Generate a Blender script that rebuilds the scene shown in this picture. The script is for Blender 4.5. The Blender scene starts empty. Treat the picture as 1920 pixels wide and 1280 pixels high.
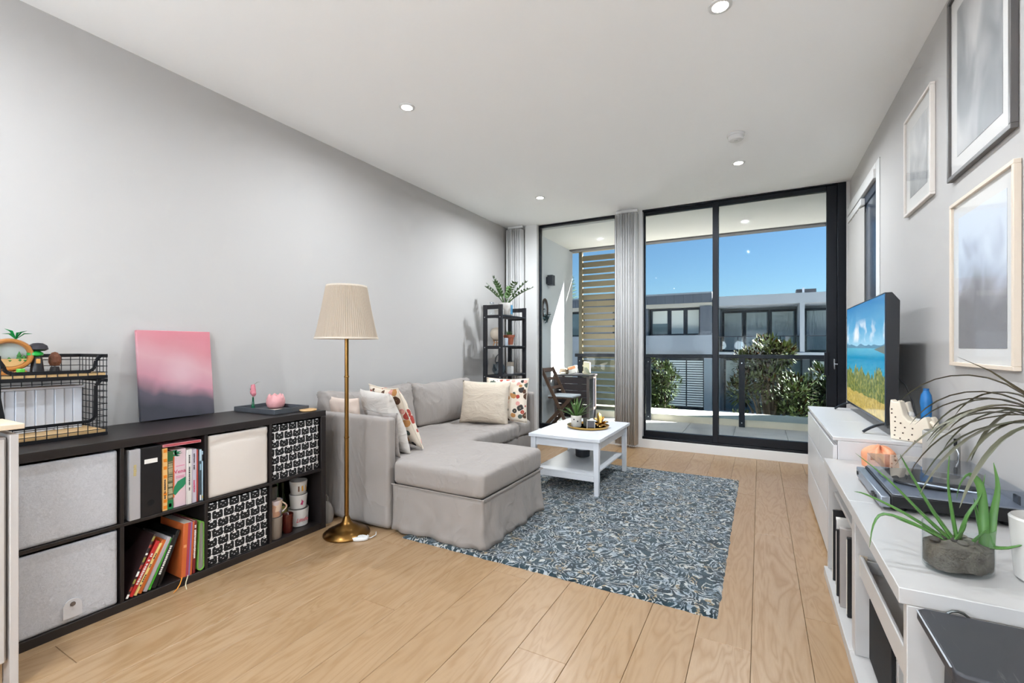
import bpy, bmesh, math, random
from mathutils import Vector, Matrix, Euler, noise
random.seed(7)
R = math.radians
scene = bpy.context.scene
COL = scene.collection

# ------------------------------------------------------------------ camera, world, sun, exposure
F_PX, W_PX = 858.0, 1920.0
cam_d = bpy.data.cameras.new('camera'); cam = bpy.data.objects.new('camera', cam_d); COL.objects.link(cam)
cam_d.sensor_width = 36.0; cam_d.lens = 36.0 * F_PX / W_PX
cam_d.shift_y = 11.0 / W_PX
cam_d.clip_start = 0.02; cam_d.clip_end = 300
cam.location = (0, 0, 1.17)
cam.rotation_euler = (R(90), 0, math.atan(465 / 858.0))
scene.camera = cam

world = bpy.data.worlds.new('world'); scene.world = world; world.use_nodes = True
wn = world.node_tree.nodes; wl = world.node_tree.links
sky = wn.new('ShaderNodeTexSky'); sky.sky_type = 'NISHITA'; sky.sun_disc = False
sky.sun_elevation = R(36.6); sky.sun_rotation = R(58.6); sky.altitude = 0
sky.air_density = 1.0; sky.dust_density = 0.3; sky.ozone_density = 3.5
tint = wn.new('ShaderNodeMix'); tint.data_type = 'RGBA'; tint.blend_type = 'MULTIPLY'; tint.inputs[0].default_value = 1.0; tint.inputs[7].default_value = (0.76, 0.98, 1.08, 1)
wl.new(sky.outputs[0], tint.inputs[6]); wl.new(tint.outputs[2], wn['Background'].inputs[0]); wn['Background'].inputs[1].default_value = 0.054

sun_d = bpy.data.lights.new('sun', 'SUN'); sun_d.energy = 21.5; sun_d.angle = R(0.55); sun_d.color = (1.0, 0.95, 0.88)
sun = bpy.data.objects.new('sun', sun_d); COL.objects.link(sun)
sun.rotation_euler = Vector((-1, -0.61, -0.87)).to_track_quat('-Z', 'Y').to_euler()
sun.location = (12, 12, 9)

DOWNLIGHT_W = 8.0
FILL_GLOBE_W = 460.0  # strength of the added fill globes behind the camera
DOWNLIGHT_COL = (0.87, 0.935, 1.0)
vs = scene.view_settings
vs.view_transform = 'Standard'; vs.look = 'None'; vs.gamma = 1.0; vs.use_curve_mapping = False
vs.exposure = 1.27
scene.cycles.use_adaptive_sampling = True; scene.cycles.adaptive_threshold = 0.08; scene.cycles.adaptive_min_samples = 12; scene.cycles.use_light_tree = True
scene.cycles.max_bounces = 7; scene.cycles.diffuse_bounces = 4; scene.cycles.glossy_bounces = 3; scene.cycles.transparent_max_bounces = 16
scene.cycles.caustics_reflective = False; scene.cycles.caustics_refractive = False

# ------------------------------------------------------------------ materials
MATS = {}
def lin(c):
    return tuple((x / 12.92 if x <= 0.04045 else ((x + 0.055) / 1.055) ** 2.4) for x in (v / 255.0 for v in c))
class G:
    """small helper for shader graphs"""
    def __init__(self, name):
        self.m = bpy.data.materials.new(name); self.m.use_nodes = True
        self.t = self.m.node_tree; self.b = self.t.nodes['Principled BSDF']
    def n(self, kind, **kw):
        x = self.t.nodes.new(kind)
        for k, v in kw.items(): setattr(x, k, v)
        return x
    def link(self, a, b): self.t.links.new(a, b)
    def put(self, sock, v):
        if isinstance(v, bpy.types.NodeSocket): self.link(v, sock)
        else: sock.default_value = v
    def math(self, op, a, b=0.0, c=0.0):
        x = self.n('ShaderNodeMath', operation=op)
        self.put(x.inputs[0], a); self.put(x.inputs[1], b); self.put(x.inputs[2], c)
        return x.outputs[0]
    def coords(self, which='Object', scale=(1, 1, 1), loc=(0, 0, 0), rot=(0, 0, 0)):
        tc = self.n('ShaderNodeTexCoord'); mp = self.n('ShaderNodeMapping')
        self.link(tc.outputs[which], mp.inputs[0])
        mp.inputs['Scale'].default_value = scale; mp.inputs['Location'].default_value = loc; mp.inputs['Rotation'].default_value = rot
        return mp.outputs[0]
    def noise(self, vec, scale, detail=2.0, rough=0.5, dist=0.0):
        x = self.n('ShaderNodeTexNoise'); self.link(vec, x.inputs['Vector'])
        x.inputs['Scale'].default_value = scale; x.inputs['Detail'].default_value = detail
        x.inputs['Roughness'].default_value = rough; x.inputs['Distortion'].default_value = dist
        return x.outputs[0]
    def ramp(self, fac, stops, interp='LINEAR'):
        x = self.n('ShaderNodeValToRGB'); x.color_ramp.interpolation = interp
        e = x.color_ramp.elements
        while len(e) < len(stops): e.new(0.5)
        for k, (p, c) in enumerate(stops):
            e[k].position = p; e[k].color = (*c, 1) if len(c) == 3 else c
        self.put(x.inputs[0], fac); return x.outputs[0]
    def mix(self, fac, a, b, blend='MIX'):
        x = self.n('ShaderNodeMix', data_type='RGBA', blend_type=blend)
        self.put(x.inputs[0], fac); 
        self.put(x.inputs[6], a if not isinstance(a, tuple) else (*a[:3], 1)); self.put(x.inputs[7], b if not isinstance(b, tuple) else (*b[:3], 1))
        return x.outputs[2]
    def sep(self, vec):
        x = self.n('ShaderNodeSeparateXYZ'); self.link(vec, x.inputs[0]); return x.outputs
    def bump(self, h, strength=0.3, dist=0.01):
        x = self.n('ShaderNodeBump'); x.inputs['Strength'].default_value = strength; x.inputs['Distance'].default_value = dist
        self.link(h, x.inputs['Height']); self.link(x.outputs[0], self.b.inputs['Normal'])
    def base(self, v): self.put(self.b.inputs['Base Color'], v if not isinstance(v, tuple) else (*v[:3], 1))
    def rough(self, v): self.put(self.b.inputs['Roughness'], v)

def M(name, rgb, rough=0.5, metal=0.0, bump=None, var=None, spec=None, sheen=0.0):
    """plain procedural material; rgb is sRGB 0-255; bump=(scale,strength); var=(rgb2,scale)"""
    if name in MATS: return MATS[name]
    g = G(name); c = lin(rgb)
    if var or bump: v = g.coords('Object')
    if var: g.base(g.mix(g.noise(v, var[1], 4), c, lin(var[0])))
    else: g.base(c)
    g.rough(rough); g.b.inputs['Metallic'].default_value = metal
    if spec is not None: g.b.inputs['Specular IOR Level'].default_value = spec
    if sheen: g.b.inputs['Sheen Weight'].default_value = sheen
    if bump: g.bump(g.noise(v, bump[0], 3), bump[1], 0.004)
    MATS[name] = g.m; return g.m

def emit(name, rgb, strength):
    if name in MATS: return MATS[name]
    g = G(name); g.b.inputs['Base Color'].default_value = (*lin(rgb), 1)
    g.m.cycles.emission_sampling = 'FRONT' if name == 'fill_globe_glow' else 'NONE'      # the lamps themselves are sampled, not the glowing lens
    g.b.inputs['Emission Color'].default_value = (*lin(rgb), 1); g.b.inputs['Emission Strength'].default_value = strength
    MATS[name] = g.m; return g.m

def glass(name, tint=(1, 1, 1), ior=1.45, rough=0.0):
    if name in MATS: return MATS[name]
    g = G(name); t = g.t; t.nodes.remove(g.b)
    tr = g.n('ShaderNodeBsdfTransparent'); tr.inputs[0].default_value = (*tint, 1)
    gl = g.n('ShaderNodeBsdfGlossy'); gl.inputs['Roughness'].default_value = rough
    fr = g.n('ShaderNodeFresnel'); fr.inputs[0].default_value = ior; ge = g.n('ShaderNodeNewGeometry')
    fac = g.math('MULTIPLY', fr.outputs[0], g.math('SUBTRACT', 1.0, ge.outputs['Backfacing']))   # thin pane: reflect on entering only
    mx = g.n('ShaderNodeMixShader'); g.link(fac, mx.inputs[0]); g.link(tr.outputs[0], mx.inputs[1]); g.link(gl.outputs[0], mx.inputs[2])
    g.link(mx.outputs[0], t.nodes['Material Output'].inputs[0])
    MATS[name] = g.m; return g.m

def fabric(name, rgb, rgb2=None, scale=900, strength=0.25, folds=None):
    if name in MATS: return MATS[name]
    g = G(name); v = g.coords('Object')
    n1 = g.noise(v, 3.0, 3); n2 = g.noise(v, scale, 1)
    c = g.mix(n1, lin(rgb), lin(rgb2 or tuple(int(x * 0.95) for x in rgb)))
    g.base(c); g.rough(0.92); g.b.inputs['Sheen Weight'].default_value = 0.075
    g.b.inputs['Specular IOR Level'].default_value = 0.2
    if folds:                                            # soft creases of a loose cover
        w = g.noise(g.coords('Object', folds[1]), folds[0], 3, 0.55, 1.4)
        r = g.math('POWER', g.math('SUBTRACT', 1.0, g.math('ABSOLUTE', g.math('MULTIPLY_ADD', w, 2.0, -1.0))), 6.0)
        g.bump(g.math('MULTIPLY_ADD', n2, 0.05, r), folds[2], 0.012)
    else: g.bump(n2, strength, 0.002)
    MATS[name] = g.m; return g.m

# ------------------------------------------------------------------ mesh helpers
class MB:
    def __init__(s): s.v = []; s.f = []
    def add(s, vs, fs):
        o = len(s.v); s.v += [tuple(p) for p in vs]; s.f += [tuple(i + o for i in f) for f in fs]; return s
    def box(s, x0, x1, y0, y1, z0, z1):
        v = [(x0, y0, z0), (x1, y0, z0), (x1, y1, z0), (x0, y1, z0), (x0, y0, z1), (x1, y0, z1), (x1, y1, z1), (x0, y1, z1)]
        return s.add(v, [(0, 3, 2, 1), (4, 5, 6, 7), (0, 1, 5, 4), (1, 2, 6, 5), (2, 3, 7, 6), (3, 0, 4, 7)])
    def obox(s, c, size, rot=(0, 0, 0)):
        m = Euler(rot).to_matrix(); c = Vector(c); a, b, d = (k / 2 for k in size)
        v = [c + m @ Vector(p) for p in ((-a, -b, -d), (a, -b, -d), (a, b, -d), (-a, b, -d), (-a, -b, d), (a, -b, d), (a, b, d), (-a, b, d))]
        return s.add(v, [(0, 3, 2, 1), (4, 5, 6, 7), (0, 1, 5, 4), (1, 2, 6, 5), (2, 3, 7, 6), (3, 0, 4, 7)])
    def bar(s, p0, p1, w, h, up=(0, 0, 1)):
        """rectangular bar from p0 to p1, w across, h along 'up'"""
        p0, p1 = Vector(p0), Vector(p1); d = (p1 - p0).normalized(); u = Vector(up)
        r = d.cross(u)
        if r.length < 1e-4: r = d.cross(Vector((1, 0, 0)))
        r.normalize(); u = r.cross(d).normalized()
        q = [(-w / 2, -h / 2), (w / 2, -h / 2), (w / 2, h / 2), (-w / 2, h / 2)]
        v = [p0 + r * a + u * b for a, b in q] + [p1 + r * a + u * b for a, b in q]
        return s.add(v, [(3, 2, 1, 0), (4, 5, 6, 7), (0, 1, 5, 4), (1, 2, 6, 5), (2, 3, 7, 6), (3, 0, 4, 7)])
    def lathe(s, prof, n=28, c=(0, 0, 0), flute=None):
        """prof = [(r, z)]; closed at r = 0 ends"""
        vs, fs = [], []
        for k, (r, z) in enumerate(prof):
            for i in range(n):
                a = 2 * math.pi * i / n; rr = r if not flute else r * (1 + flute[1] * (1 if i % 2 else -1))
                vs.append((c[0] + rr * math.cos(a), c[1] + rr * math.sin(a), c[2] + z))
        for k in range(len(prof) - 1):
            for i in range(n):
                j = (i + 1) % n
                fs.append((k * n + i, k * n + j, (k + 1) * n + j, (k + 1) * n + i))
        if prof[0][0] > 1e-6 and getattr(s, 'cap', True): fs.append(tuple(range(n - 1, -1, -1)))
        if prof[-1][0] > 1e-6 and getattr(s, 'cap', True): fs.append(tuple((len(prof) - 1) * n + i for i in range(n)))
        return s.add(vs, fs)
    def cyl(s, p0, p1, r0, r1=None, n=16): return s.tube([p0, p1], [r0, r0 if r1 is None else r1], n)
    def tube(s, pts, rad, n=8, squash=1.0):
        pts = [Vector(p) for p in pts]
        if not isinstance(rad, (list, tuple)): rad = [rad] * len(pts)
        vs, fs = [], []; prev = None
        for k, p in enumerate(pts):
            d = (pts[min(k + 1, len(pts) - 1)] - pts[max(k - 1, 0)]).normalized()
            if prev is None:
                r = d.cross(Vector((0, 0, 1)))
                if r.length < 1e-3: r = Vector((1, 0, 0))
            else: r = prev - d * prev.dot(d)
            r.normalize(); prev = r; u = d.cross(r)
            for i in range(n):
                a = 2 * math.pi * i / n
                vs.append(p + r * (rad[k] * math.cos(a)) + u * (rad[k] * squash * math.sin(a)))
        for k in range(len(pts) - 1):
            for i in range(n):
                j = (i + 1) % n; fs.append((k * n + i, k * n + j, (k + 1) * n + j, (k + 1) * n + i))
        fs.append(tuple(range(n - 1, -1, -1))); fs.append(tuple((len(pts) - 1) * n + i for i in range(n)))
        return s.add(vs, fs)
    def prism(s, poly, axis, a0, a1):
        """extrude a 2-D polygon; axis 'x': poly=(y,z); 'y': (x,z); 'z': (x,y)"""
        def P(a, p): return {'x': (a, p[0], p[1]), 'y': (p[0], a, p[1]), 'z': (p[0], p[1], a)}[axis]
        n = len(poly); v = [P(a0, p) for p in poly] + [P(a1, p) for p in poly]
        f = [tuple(range(n)), tuple(range(2 * n - 1, n - 1, -1))] + [(i, i + n, (i + 1) % n + n, (i + 1) % n) for i in range(n)]
        return s.add(v, f)
    def grid(s, fn, nu, nv):
        v = [fn(i / nu, j / nv) for j in range(nv + 1) for i in range(nu + 1)]
        f = [(j * (nu + 1) + i, j * (nu + 1) + i + 1, (j + 1) * (nu + 1) + i + 1, (j + 1) * (nu + 1) + i) for j in range(nv) for i in range(nu)]
        return s.add(v, f)
    def blade(s, pts, w, thick=0.0, side=None, cup=0.0):
        """leaf blade along pts with half widths w[k]"""
        pts = [Vector(p) for p in pts]; vs, fs = [], []
        for k, p in enumerate(pts):
            d = (pts[min(k + 1, len(pts) - 1)] - pts[max(k - 1, 0)]).normalized()
            r = Vector(side) if side else d.cross(Vector((0, 0, 1)))
            if r.length < 1e-3: r = Vector((1, 0, 0))
            r = (r - d * r.dot(d)).normalized(); u = r.cross(d)
            vs += [p - r * w[k] + u * cup * w[k], p - u * thick * w[k], p + r * w[k] + u * cup * w[k], p + u * thick * w[k] * 0.2]
        n = len(pts)
        for k in range(n - 1):
            for i in range(4):
                j = (i + 1) % 4; fs.append((k * 4 + i, k * 4 + j, (k + 1) * 4 + j, (k + 1) * 4 + i))
        return s.add(vs, fs)
    def build(s, name, mat, parent=None, loc=(0, 0, 0), rot=(0, 0, 0), bevel=0.0, seg=2, smooth=False, kind=None, angle=38, solid=0.0, flip=True):
        me = bpy.data.meshes.new(name); me.from_pydata(s.v, [], s.f)
        if flip:
            bm = bmesh.new(); bm.from_mesh(me); bmesh.ops.recalc_face_normals(bm, faces=bm.faces); bm.to_mesh(me); bm.free()
        me.materials.append(mat)
        if smooth or bevel:
            me.polygons.foreach_set('use_smooth', [True] * len(me.polygons)); me.set_sharp_from_angle(angle=R(angle))
        return link(name, me, parent, loc, rot, bevel, seg, kind, solid)

def link(name, me, parent=None, loc=(0, 0, 0), rot=(0, 0, 0), bevel=0.0, seg=2, kind=None, solid=0.0):
    o = bpy.data.objects.new(name, me); COL.objects.link(o); o.parent = parent
    o.location = loc; o.rotation_euler = rot
    if kind: o['kind'] = kind
    if solid:
        m = o.modifiers.new('solid', 'SOLIDIFY'); m.thickness = solid; m.offset = -1
    if bevel:
        m = o.modifiers.new('bevel', 'BEVEL'); m.width = bevel; m.segments = seg; m.limit_method = 'ANGLE'; m.angle_limit = R(40)
        m.harden_normals = False
    return o

def tag(o, label, cat, group=None):
    o['label'] = label; o['category'] = cat
    if group: o['group'] = group
    return o
def thing(name, label, cat, loc=(0, 0, 0), rotz=0.0, group=None, rot=None):
    o = bpy.data.objects.new(name, None); COL.objects.link(o); o.empty_display_size = 0.1
    o.location = loc; o.rotation_euler = rot or (0, 0, rotz); return tag(o, label, cat, group)
def struct(o): o['kind'] = 'structure'; return o
def box(name, mat, parent, x0, x1, y0, y1, z0, z1, bevel=0.0, **kw):
    return MB().box(x0, x1, y0, y1, z0, z1).build(name, mat, parent, bevel=bevel, **kw)
def copy_tree(o, parent=None, loc=None, rot=None, label=None):
    c = o.copy(); COL.objects.link(c); c.parent = parent
    if loc: c.location = loc
    if rot: c.rotation_euler = rot
    if label: c['label'] = label
    for ch in list(o.children): copy_tree(ch, c)
    return c
def text_mesh(name, s, size, mat, parent, loc, rot, extrude=0.0005, shear=0.0, space=1.0):
    cu = bpy.data.curves.new(name, 'FONT'); cu.body = s; cu.size = size; cu.extrude = extrude; cu.shear = shear
    cu.align_x = 'CENTER'; cu.align_y = 'CENTER'; cu.space_character = space; cu.resolution_u = 2
    tmp = bpy.data.objects.new('tmp', cu); COL.objects.link(tmp)
    dg = bpy.context.evaluated_depsgraph_get(); me = bpy.data.meshes.new_from_object(tmp.evaluated_get(dg))
    bpy.data.objects.remove(tmp); me.materials.clear(); me.materials.append(mat)
    return link(name, me, parent, loc, rot)

def soft(name, mat, parent, x0, x1, y0, y1, z0, z1, r, res=0.03, disp=None, **kw):
    """rounded, finely divided cushion-like box; disp(p, n) moves the points"""
    bm = bmesh.new(); L = (x1 - x0, y1 - y0, z1 - z0); lo = (x0, y0, z0)
    cnt = [max(2, int(math.ceil(l / res))) for l in L]
    for ax in range(3):
        a, b = (ax + 1) % 3, (ax + 2) % 3
        for side in (0, 1):
            vv = {}
            for i in range(cnt[a] + 1):
                for j in range(cnt[b] + 1):
                    p = [0, 0, 0]; p[ax] = lo[ax] + L[ax] * side; p[a] = lo[a] + L[a] * i / cnt[a]; p[b] = lo[b] + L[b] * j / cnt[b]
                    vv[i, j] = bm.verts.new(p)
            for i in range(cnt[a]):
                for j in range(cnt[b]):
                    q = [vv[i, j], vv[i + 1, j], vv[i + 1, j + 1], vv[i, j + 1]]
                    bm.faces.new(q if side else q[::-1])
    bmesh.ops.remove_doubles(bm, verts=bm.verts, dist=1e-5)
    for v in bm.verts:
        p = v.co.copy(); q = Vector((min(max(p.x, x0 + r), x1 - r), min(max(p.y, y0 + r), y1 - r), min(max(p.z, z0 + r), z1 - r)))
        d = p - q; n = d.normalized() if d.length > 1e-9 else Vector((0, 0, 1))
        v.co = q + n * r
        if disp:
            v.co = disp(v.co.copy(), n)
    me = bpy.data.meshes.new(name); bm.to_mesh(me); bm.free()
    me.polygons.foreach_set('use_smooth', [True] * len(me.polygons)); me.materials.append(mat)
    return link(name, me, parent, **kw)

def nz(p, s, seed=0.0): return noise.noise(Vector((p[0] * s + seed, p[1] * s - seed, p[2] * s + 3.1 * seed)))

def pillow(name, mat, parent, w, h, t, loc, rot, seed=0.0, n=26, piping=None, crease=0.008):
    mb = MB()
    def surf(sgn):
        def fn(a, b):
            u, v = a * 2 - 1, b * 2 - 1
            T = (max(0, 1 - u * u) * max(0, 1 - v * v)) ** 0.42
            x = w / 2 * u * (1 - 0.07 * (1 - v * v) * abs(u) ** 3); y = h / 2 * v * (1 - 0.07 * (1 - u * u) * abs(v) ** 3)
            wr = crease * (nz((u * 1.6, v * 1.6, sgn), 1.8, seed) + 0.5 * nz((u, v * 3, sgn), 2.5, seed + 5)) * min(1, T * 2)
            return (x, y, sgn * (t / 2 * T + wr))
        return fn
    mb.grid(surf(1), n, n); mb.grid(surf(-1), n, n)
    me = bpy.data.meshes.new(name); me.from_pydata(mb.v, [], mb.f)
    bm = bmesh.new(); bm.from_mesh(me); bmesh.ops.remove_doubles(bm, verts=bm.verts, dist=1e-4); bmesh.ops.recalc_face_normals(bm, faces=bm.faces); bm.to_mesh(me); bm.free()
    me.polygons.foreach_set('use_smooth', [True] * len(me.polygons)); me.materials.append(mat)
    o = link(name, me, parent, loc, rot)
    if piping:
        pts = []
        for k in range(81):
            s = k / 80 * 4; e = int(min(s, 3.999)); f = s - e; c = -1 + 2 * f
            u, v = [(c, -1), (1, c), (-c, 1), (-1, -c)][e]
            pts.append((w / 2 * u * (1 - 0.07 * (1 - v * v)), h / 2 * v * (1 - 0.07 * (1 - u * u)), 0))
        MB().tube(pts, 0.004, 6).build('piping', piping, o, smooth=True)
    return o

# ------------------------------------------------------------------ the room shell
XL, XR, YB, YW, ZC = -3.02, 0.765, -3.0, 5.45, 2.78
m_wall = M('wall_paint', (188, 185, 182), 0.75, bump=(140, 0.03))
m_ceil = M('ceiling_paint', (250, 250, 249), 0.85, bump=(160, 0.02))
m_white = M('white_trim', (222, 221, 219), 0.45)
m_black = M('black_aluminium', (17, 20, 27), 0.38, 0.4)
m_gap = M('subfloor', (58, 44, 32), 0.9)

def oak(name='oak'):
    g = G(name); oi = g.n('ShaderNodeObjectInfo'); tc = g.n('ShaderNodeTexCoord')
    off = g.n('ShaderNodeVectorMath', operation='MULTIPLY_ADD'); g.link(oi.outputs['Random'], off.inputs[0]); off.inputs[1].default_value = (37, 91, 5)
    g.link(tc.outputs['Object'], off.inputs[2])
    mp = g.n('ShaderNodeMapping'); g.link(off.outputs[0], mp.inputs[0]); mp.inputs['Scale'].default_value = (9, 0.9, 1)
    mp2 = g.n('ShaderNodeMapping'); g.link(off.outputs[0], mp2.inputs[0]); mp2.inputs['Scale'].default_value = (1.0, 0.16, 1)
    grain = g.noise(mp2.outputs[0], 7.0, 3, 0.55, 0.6)
    rings = g.math('FRACT', g.math('MULTIPLY', grain, 11.0))
    rings = g.math('MULTIPLY', rings, g.math('SUBTRACT', 1.0, rings))
    fine = g.noise(mp.outputs[0], 22.0, 4, 0.6)
    base = g.mix(oi.outputs['Random'], lin((192, 167, 137)), lin((176, 147, 112)))
    c = g.mix(g.math('MULTIPLY', rings, 1.5), lin((150, 117, 80)), base)
    c = g.mix(g.math('MULTIPLY', g.math('SUBTRACT', fine, 0.42), 0.9), c, lin((146, 114, 80)))
    mp3 = g.n('ShaderNodeMapping'); g.link(off.outputs[0], mp3.inputs[0]); mp3.inputs['Scale'].default_value = (3.0, 1.6, 1)
    vo = g.n('ShaderNodeTexVoronoi'); g.link(mp3.outputs[0], vo.inputs['Vector']); vo.inputs['Scale'].default_value = 1.0; vo.inputs['Randomness'].default_value = 1.0
    knot = g.ramp(vo.outputs['Distance'], [(0.0, (1, 1, 1)), (0.035, (0.8, 0.8, 0.8)), (0.07, (0, 0, 0))])
    c = g.mix(g.math('MULTIPLY', knot, 0.75), c, lin((96, 66, 42)))
    g.base(c); g.rough(g.math('MULTIPLY_ADD', fine, 0.10, 0.30)); g.b.inputs['Specular IOR Level'].default_value = 0.65
    g.bump(fine, 0.06, 0.002); return g.m
m_oak = oak()

PLANK_MESH = {}
def plank_mesh(w, l, th, mat, key, name):
    k = (round(w, 4), round(l, 3), key)
    if k not in PLANK_MESH:
        e, c = 0.0007, 0.0012; x, y = w / 2 - e, l / 2 - e; xi, yi = x - c, y - c
        v = [(-x, -y, -th), (x, -y, -th), (x, y, -th), (-x, y, -th), (-x, -y, -c), (x, -y, -c), (x, y, -c), (-x, y, -c), (-xi, -yi, 0), (xi, -yi, 0), (xi, yi, 0), (-xi, yi, 0)]
        f = [(8, 9, 10, 11)]
        for a in (0, 4):
            for i in range(4):
                j = (i + 1) % 4; f.append((a + i, a + j, a + 4 + j, a + 4 + i))
        me = bpy.data.meshes.new(name); me.from_pydata(v, [], f); me.materials.append(mat); PLANK_MESH[k] = me
    return PLANK_MESH[k]

floor = struct(box('floor', m_gap, None, XL, XR, YB, YW, -0.16, -0.012))
rp = random.Random(3)
edges = [XL] + [-0.23 + 0.2 * k for k in range(-13, 5)] + [XR]
for a, b in zip(edges[:-1], edges[1:]):
    if b - a < 0.005: continue
    y = YB - rp.uniform(0, 1.2)
    while y < YW:
        l = rp.choice((1.2, 1.5, 1.8, 2.1)) if y > -0.6 else 2.1
        y0, y1 = max(y, YB), min(y + l, YW); y += l
        if y1 - y0 < 0.02: continue
        link('plank', plank_mesh(b - a, y1 - y0, 0.012, m_oak, 'oak', 'plank'), floor, ((a + b) / 2, (y0 + y1) / 2, 0))

struct(box('ceiling', m_ceil, None, XL - 0.2, XR + 0.2, YB - 0.2, YW + 0.15, ZC, ZC + 0.2))
struct(box('wall_left', m_wall, None, XL - 0.2, XL, YB - 0.2, YW + 0.15, -0.16, ZC))
struct(box('wall_back', m_ceil, None, XL, XR, YB - 0.2, YB, -0.16, ZC))
# right wall with its window recess (y 4.28..5.40, z 0.75..2.43)
wr = MB().box(XR, XR + 0.2, YB, 4.28, -0.16, ZC).box(XR, XR + 0.2, 5.40, YW + 0.15, -0.16, ZC).box(XR, XR + 0.2, 4.28, 5.40, 2.43, ZC).box(XR, XR + 0.2, 4.28, 5.40, -0.16, 0.75).box(XR + 0.19, XR + 0.2, 4.28, 5.40, 0.75, 2.43)
struct(wr.build('wall_right', m_wall))
w3 = struct(MB().box(XR + 0.004, XR + 0.04, 4.28, 4.33, 0.75, 2.43).box(XR + 0.004, XR + 0.04, 5.35, 5.40, 0.75, 2.43).box(XR + 0.004, XR + 0.04, 4.33, 5.35, 2.36, 2.43).box(XR + 0.004, XR + 0.04, 4.33, 5.35, 0.75, 0.82).build('window_3', M('side_frame', (66, 74, 88), 0.4, 0.3), bevel=0.003))
box('pane', M('side_pane', (58, 68, 84), 0.15), w3, XR + 0.012, XR + 0.018, 4.33, 5.35, 0.82, 2.36)
bl = thing('vertical_blind', 'white vertical blind partly drawn over the side window behind the television', 'blind', (XR, 5.0, 0.8))
box('head_rail', m_white, bl, -0.028, 0.002, -0.26, 0.39, 1.555, 1.61, 0.003)
for k in range(8):
    MB().obox((-0.012, 0.34 - k * 0.078, 0.78), (0.004, 0.085, 1.53), (0, 0, R(18))).build('vane', M('side_vane', (172, 169, 165), 0.8), bl)
struct(MB().box(XR - 0.008, XR, 4.18, 4.28, 0.0, 2.55).build('trim_1', m_white, bevel=0.004))
struct(MB().box(XR - 0.025, XR, 4.28, 5.44, 2.43, 2.50).box(XR - 0.012, XR, 4.28, 5.44, 2.50, 2.545).build('trim_2', m_white, bevel=0.004))

# window wall
struct(box('wall_window', m_wall, None, XL, -2.57, YW, YW + 0.15, -0.16, ZC))
struct(box('trim_3', m_white, None, -1.54, -1.216, YW, YW + 0.15, 0.0, ZC, 0.004))
struct(box('trim_4', m_white, None, -2.74, -2.57, YW - 0.035, YW, 0.0, ZC, 0.004))
struct(box('trim_5', m_white, None, -2.57, XR, YW - 0.01, YW + 0.15, -0.16, 0.10, 0.004))
struct(box('trim_6', m_wall, None, 0.737, XR, YW, YW + 0.15, 0.10, ZC))
struct(box('baseboard_left', m_white, None, XL, XL + 0.014, YB, YW, 0.0, 0.09, 0.003))
struct(box('baseboard_right', m_white, None, XR - 0.014, XR, YB, 4.18, 0.0, 0.09, 0.003))
m_pane = glass('window_glass', (0.97, 0.985, 0.98), 1.17)
def frame(name, x0, x1, y0, y1, z0, z1, l, r, t, b, mat, glass_y):
    o = struct(MB().box(x0, x0 + l, y0, y1, z0, z1).box(x1 - r, x1, y0, y1, z0, z1).box(x0 + l, x1 - r, y0, y1, z1 - t, z1).box(x0 + l, x1 - r, y0, y1, z0, z0 + b).build(name, mat, bevel=0.003))
    box('pane', m_pane, o, x0 + l - 0.004, x1 - r + 0.004, glass_y, glass_y + 0.006, z0 + b - 0.004, z1 - t + 0.004)
    return o
frame('window_1', -2.57, -1.54, YW + 0.04, YW + 0.10, 0.10, 2.78, 0.016, 0.016, 0.028, 0.07, m_black, YW + 0.07)
frame('window_2', -1.216, -0.40, YW + 0.075, YW + 0.125, 0.10, 2.78, 0.018, 0.055, 0.045, 0.085, m_black, YW + 0.10)
d1 = frame('door_1', -0.458, 0.665, YW + 0.015, YW + 0.065, 0.125, 2.765, 0.055, 0.085, 0.045, 0.085, m_black, YW + 0.04)
hd = MB().box(0.560, 0.582, YW - 0.03, YW + 0.015, 0.905, 0.93).box(0.560, 0.582, YW - 0.03, YW + 0.015, 1.085, 1.11).box(0.555, 0.585, YW - 0.045, YW - 0.028, 0.895, 1.12).box(0.578, 0.60, YW + 0.005, YW + 0.015, 0.89, 1.125).build('door_handle', m_black, d1, bevel=0.003)
MB().box(0.636, 0.648, YW + 0.004, YW + 0.016, 0.955, 1.055).box(0.640, 0.670, YW - 0.004, YW + 0.008, 1.00, 1.012).build('lock_lever', M('chrome', (200, 204, 208), 0.25, 1.0), d1, bevel=0.002)
struct(MB().box(0.665, 0.737, YW, YW + 0.13, 0.10, ZC).box(-1.216, 0.665, YW - 0.005, YW + 0.13, 0.10, 0.124).box(-1.216, 0.665, YW, YW + 0.13, 2.766, ZC).build('trim_7', m_black, bevel=0.004))

# vertical blinds drawn aside at the big window
m_vane = fabric('blind_fabric', (216, 215, 214), (200, 198, 196), 500, 0.15)
def blind_stack(label, x0, x1, n, yv):
    b = thing('vertical_blind', label, 'blind', ((x0 + x1) / 2, yv, 0.02), group='vertical blinds drawn aside at the big window')
    hw = (x1 - x0) / 2
    box('head_rail', m_white, b, -hw, hw, -0.02, 0.02, 2.725, 2.758, 0.004)
    for k in range(n):
        t = -hw + 2 * hw * (k + 0.5) / n
        mb = MB()
        mb.grid(lambda a, c, t=t: (t + (a - 0.5) * 0.022 + 0.006 * math.sin(a * 3.1), -0.06 + 0.11 * a + 0.012 * math.sin(k * 1.7), 0.02 + c * 2.69), 4, 1)
        mb.build('vane', m_vane, b, smooth=True, solid=0.0012)
    for k in range(n):
        t = -hw + 2 * hw * (k + 0.5) / n
        MB().tube([(t - 0.012, -0.045, 0.012), (t, -0.055, 0.002), (t + 0.014, 0.03, 0.012)], 0.002, 4).build('hem_weight', m_white, b)
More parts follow.
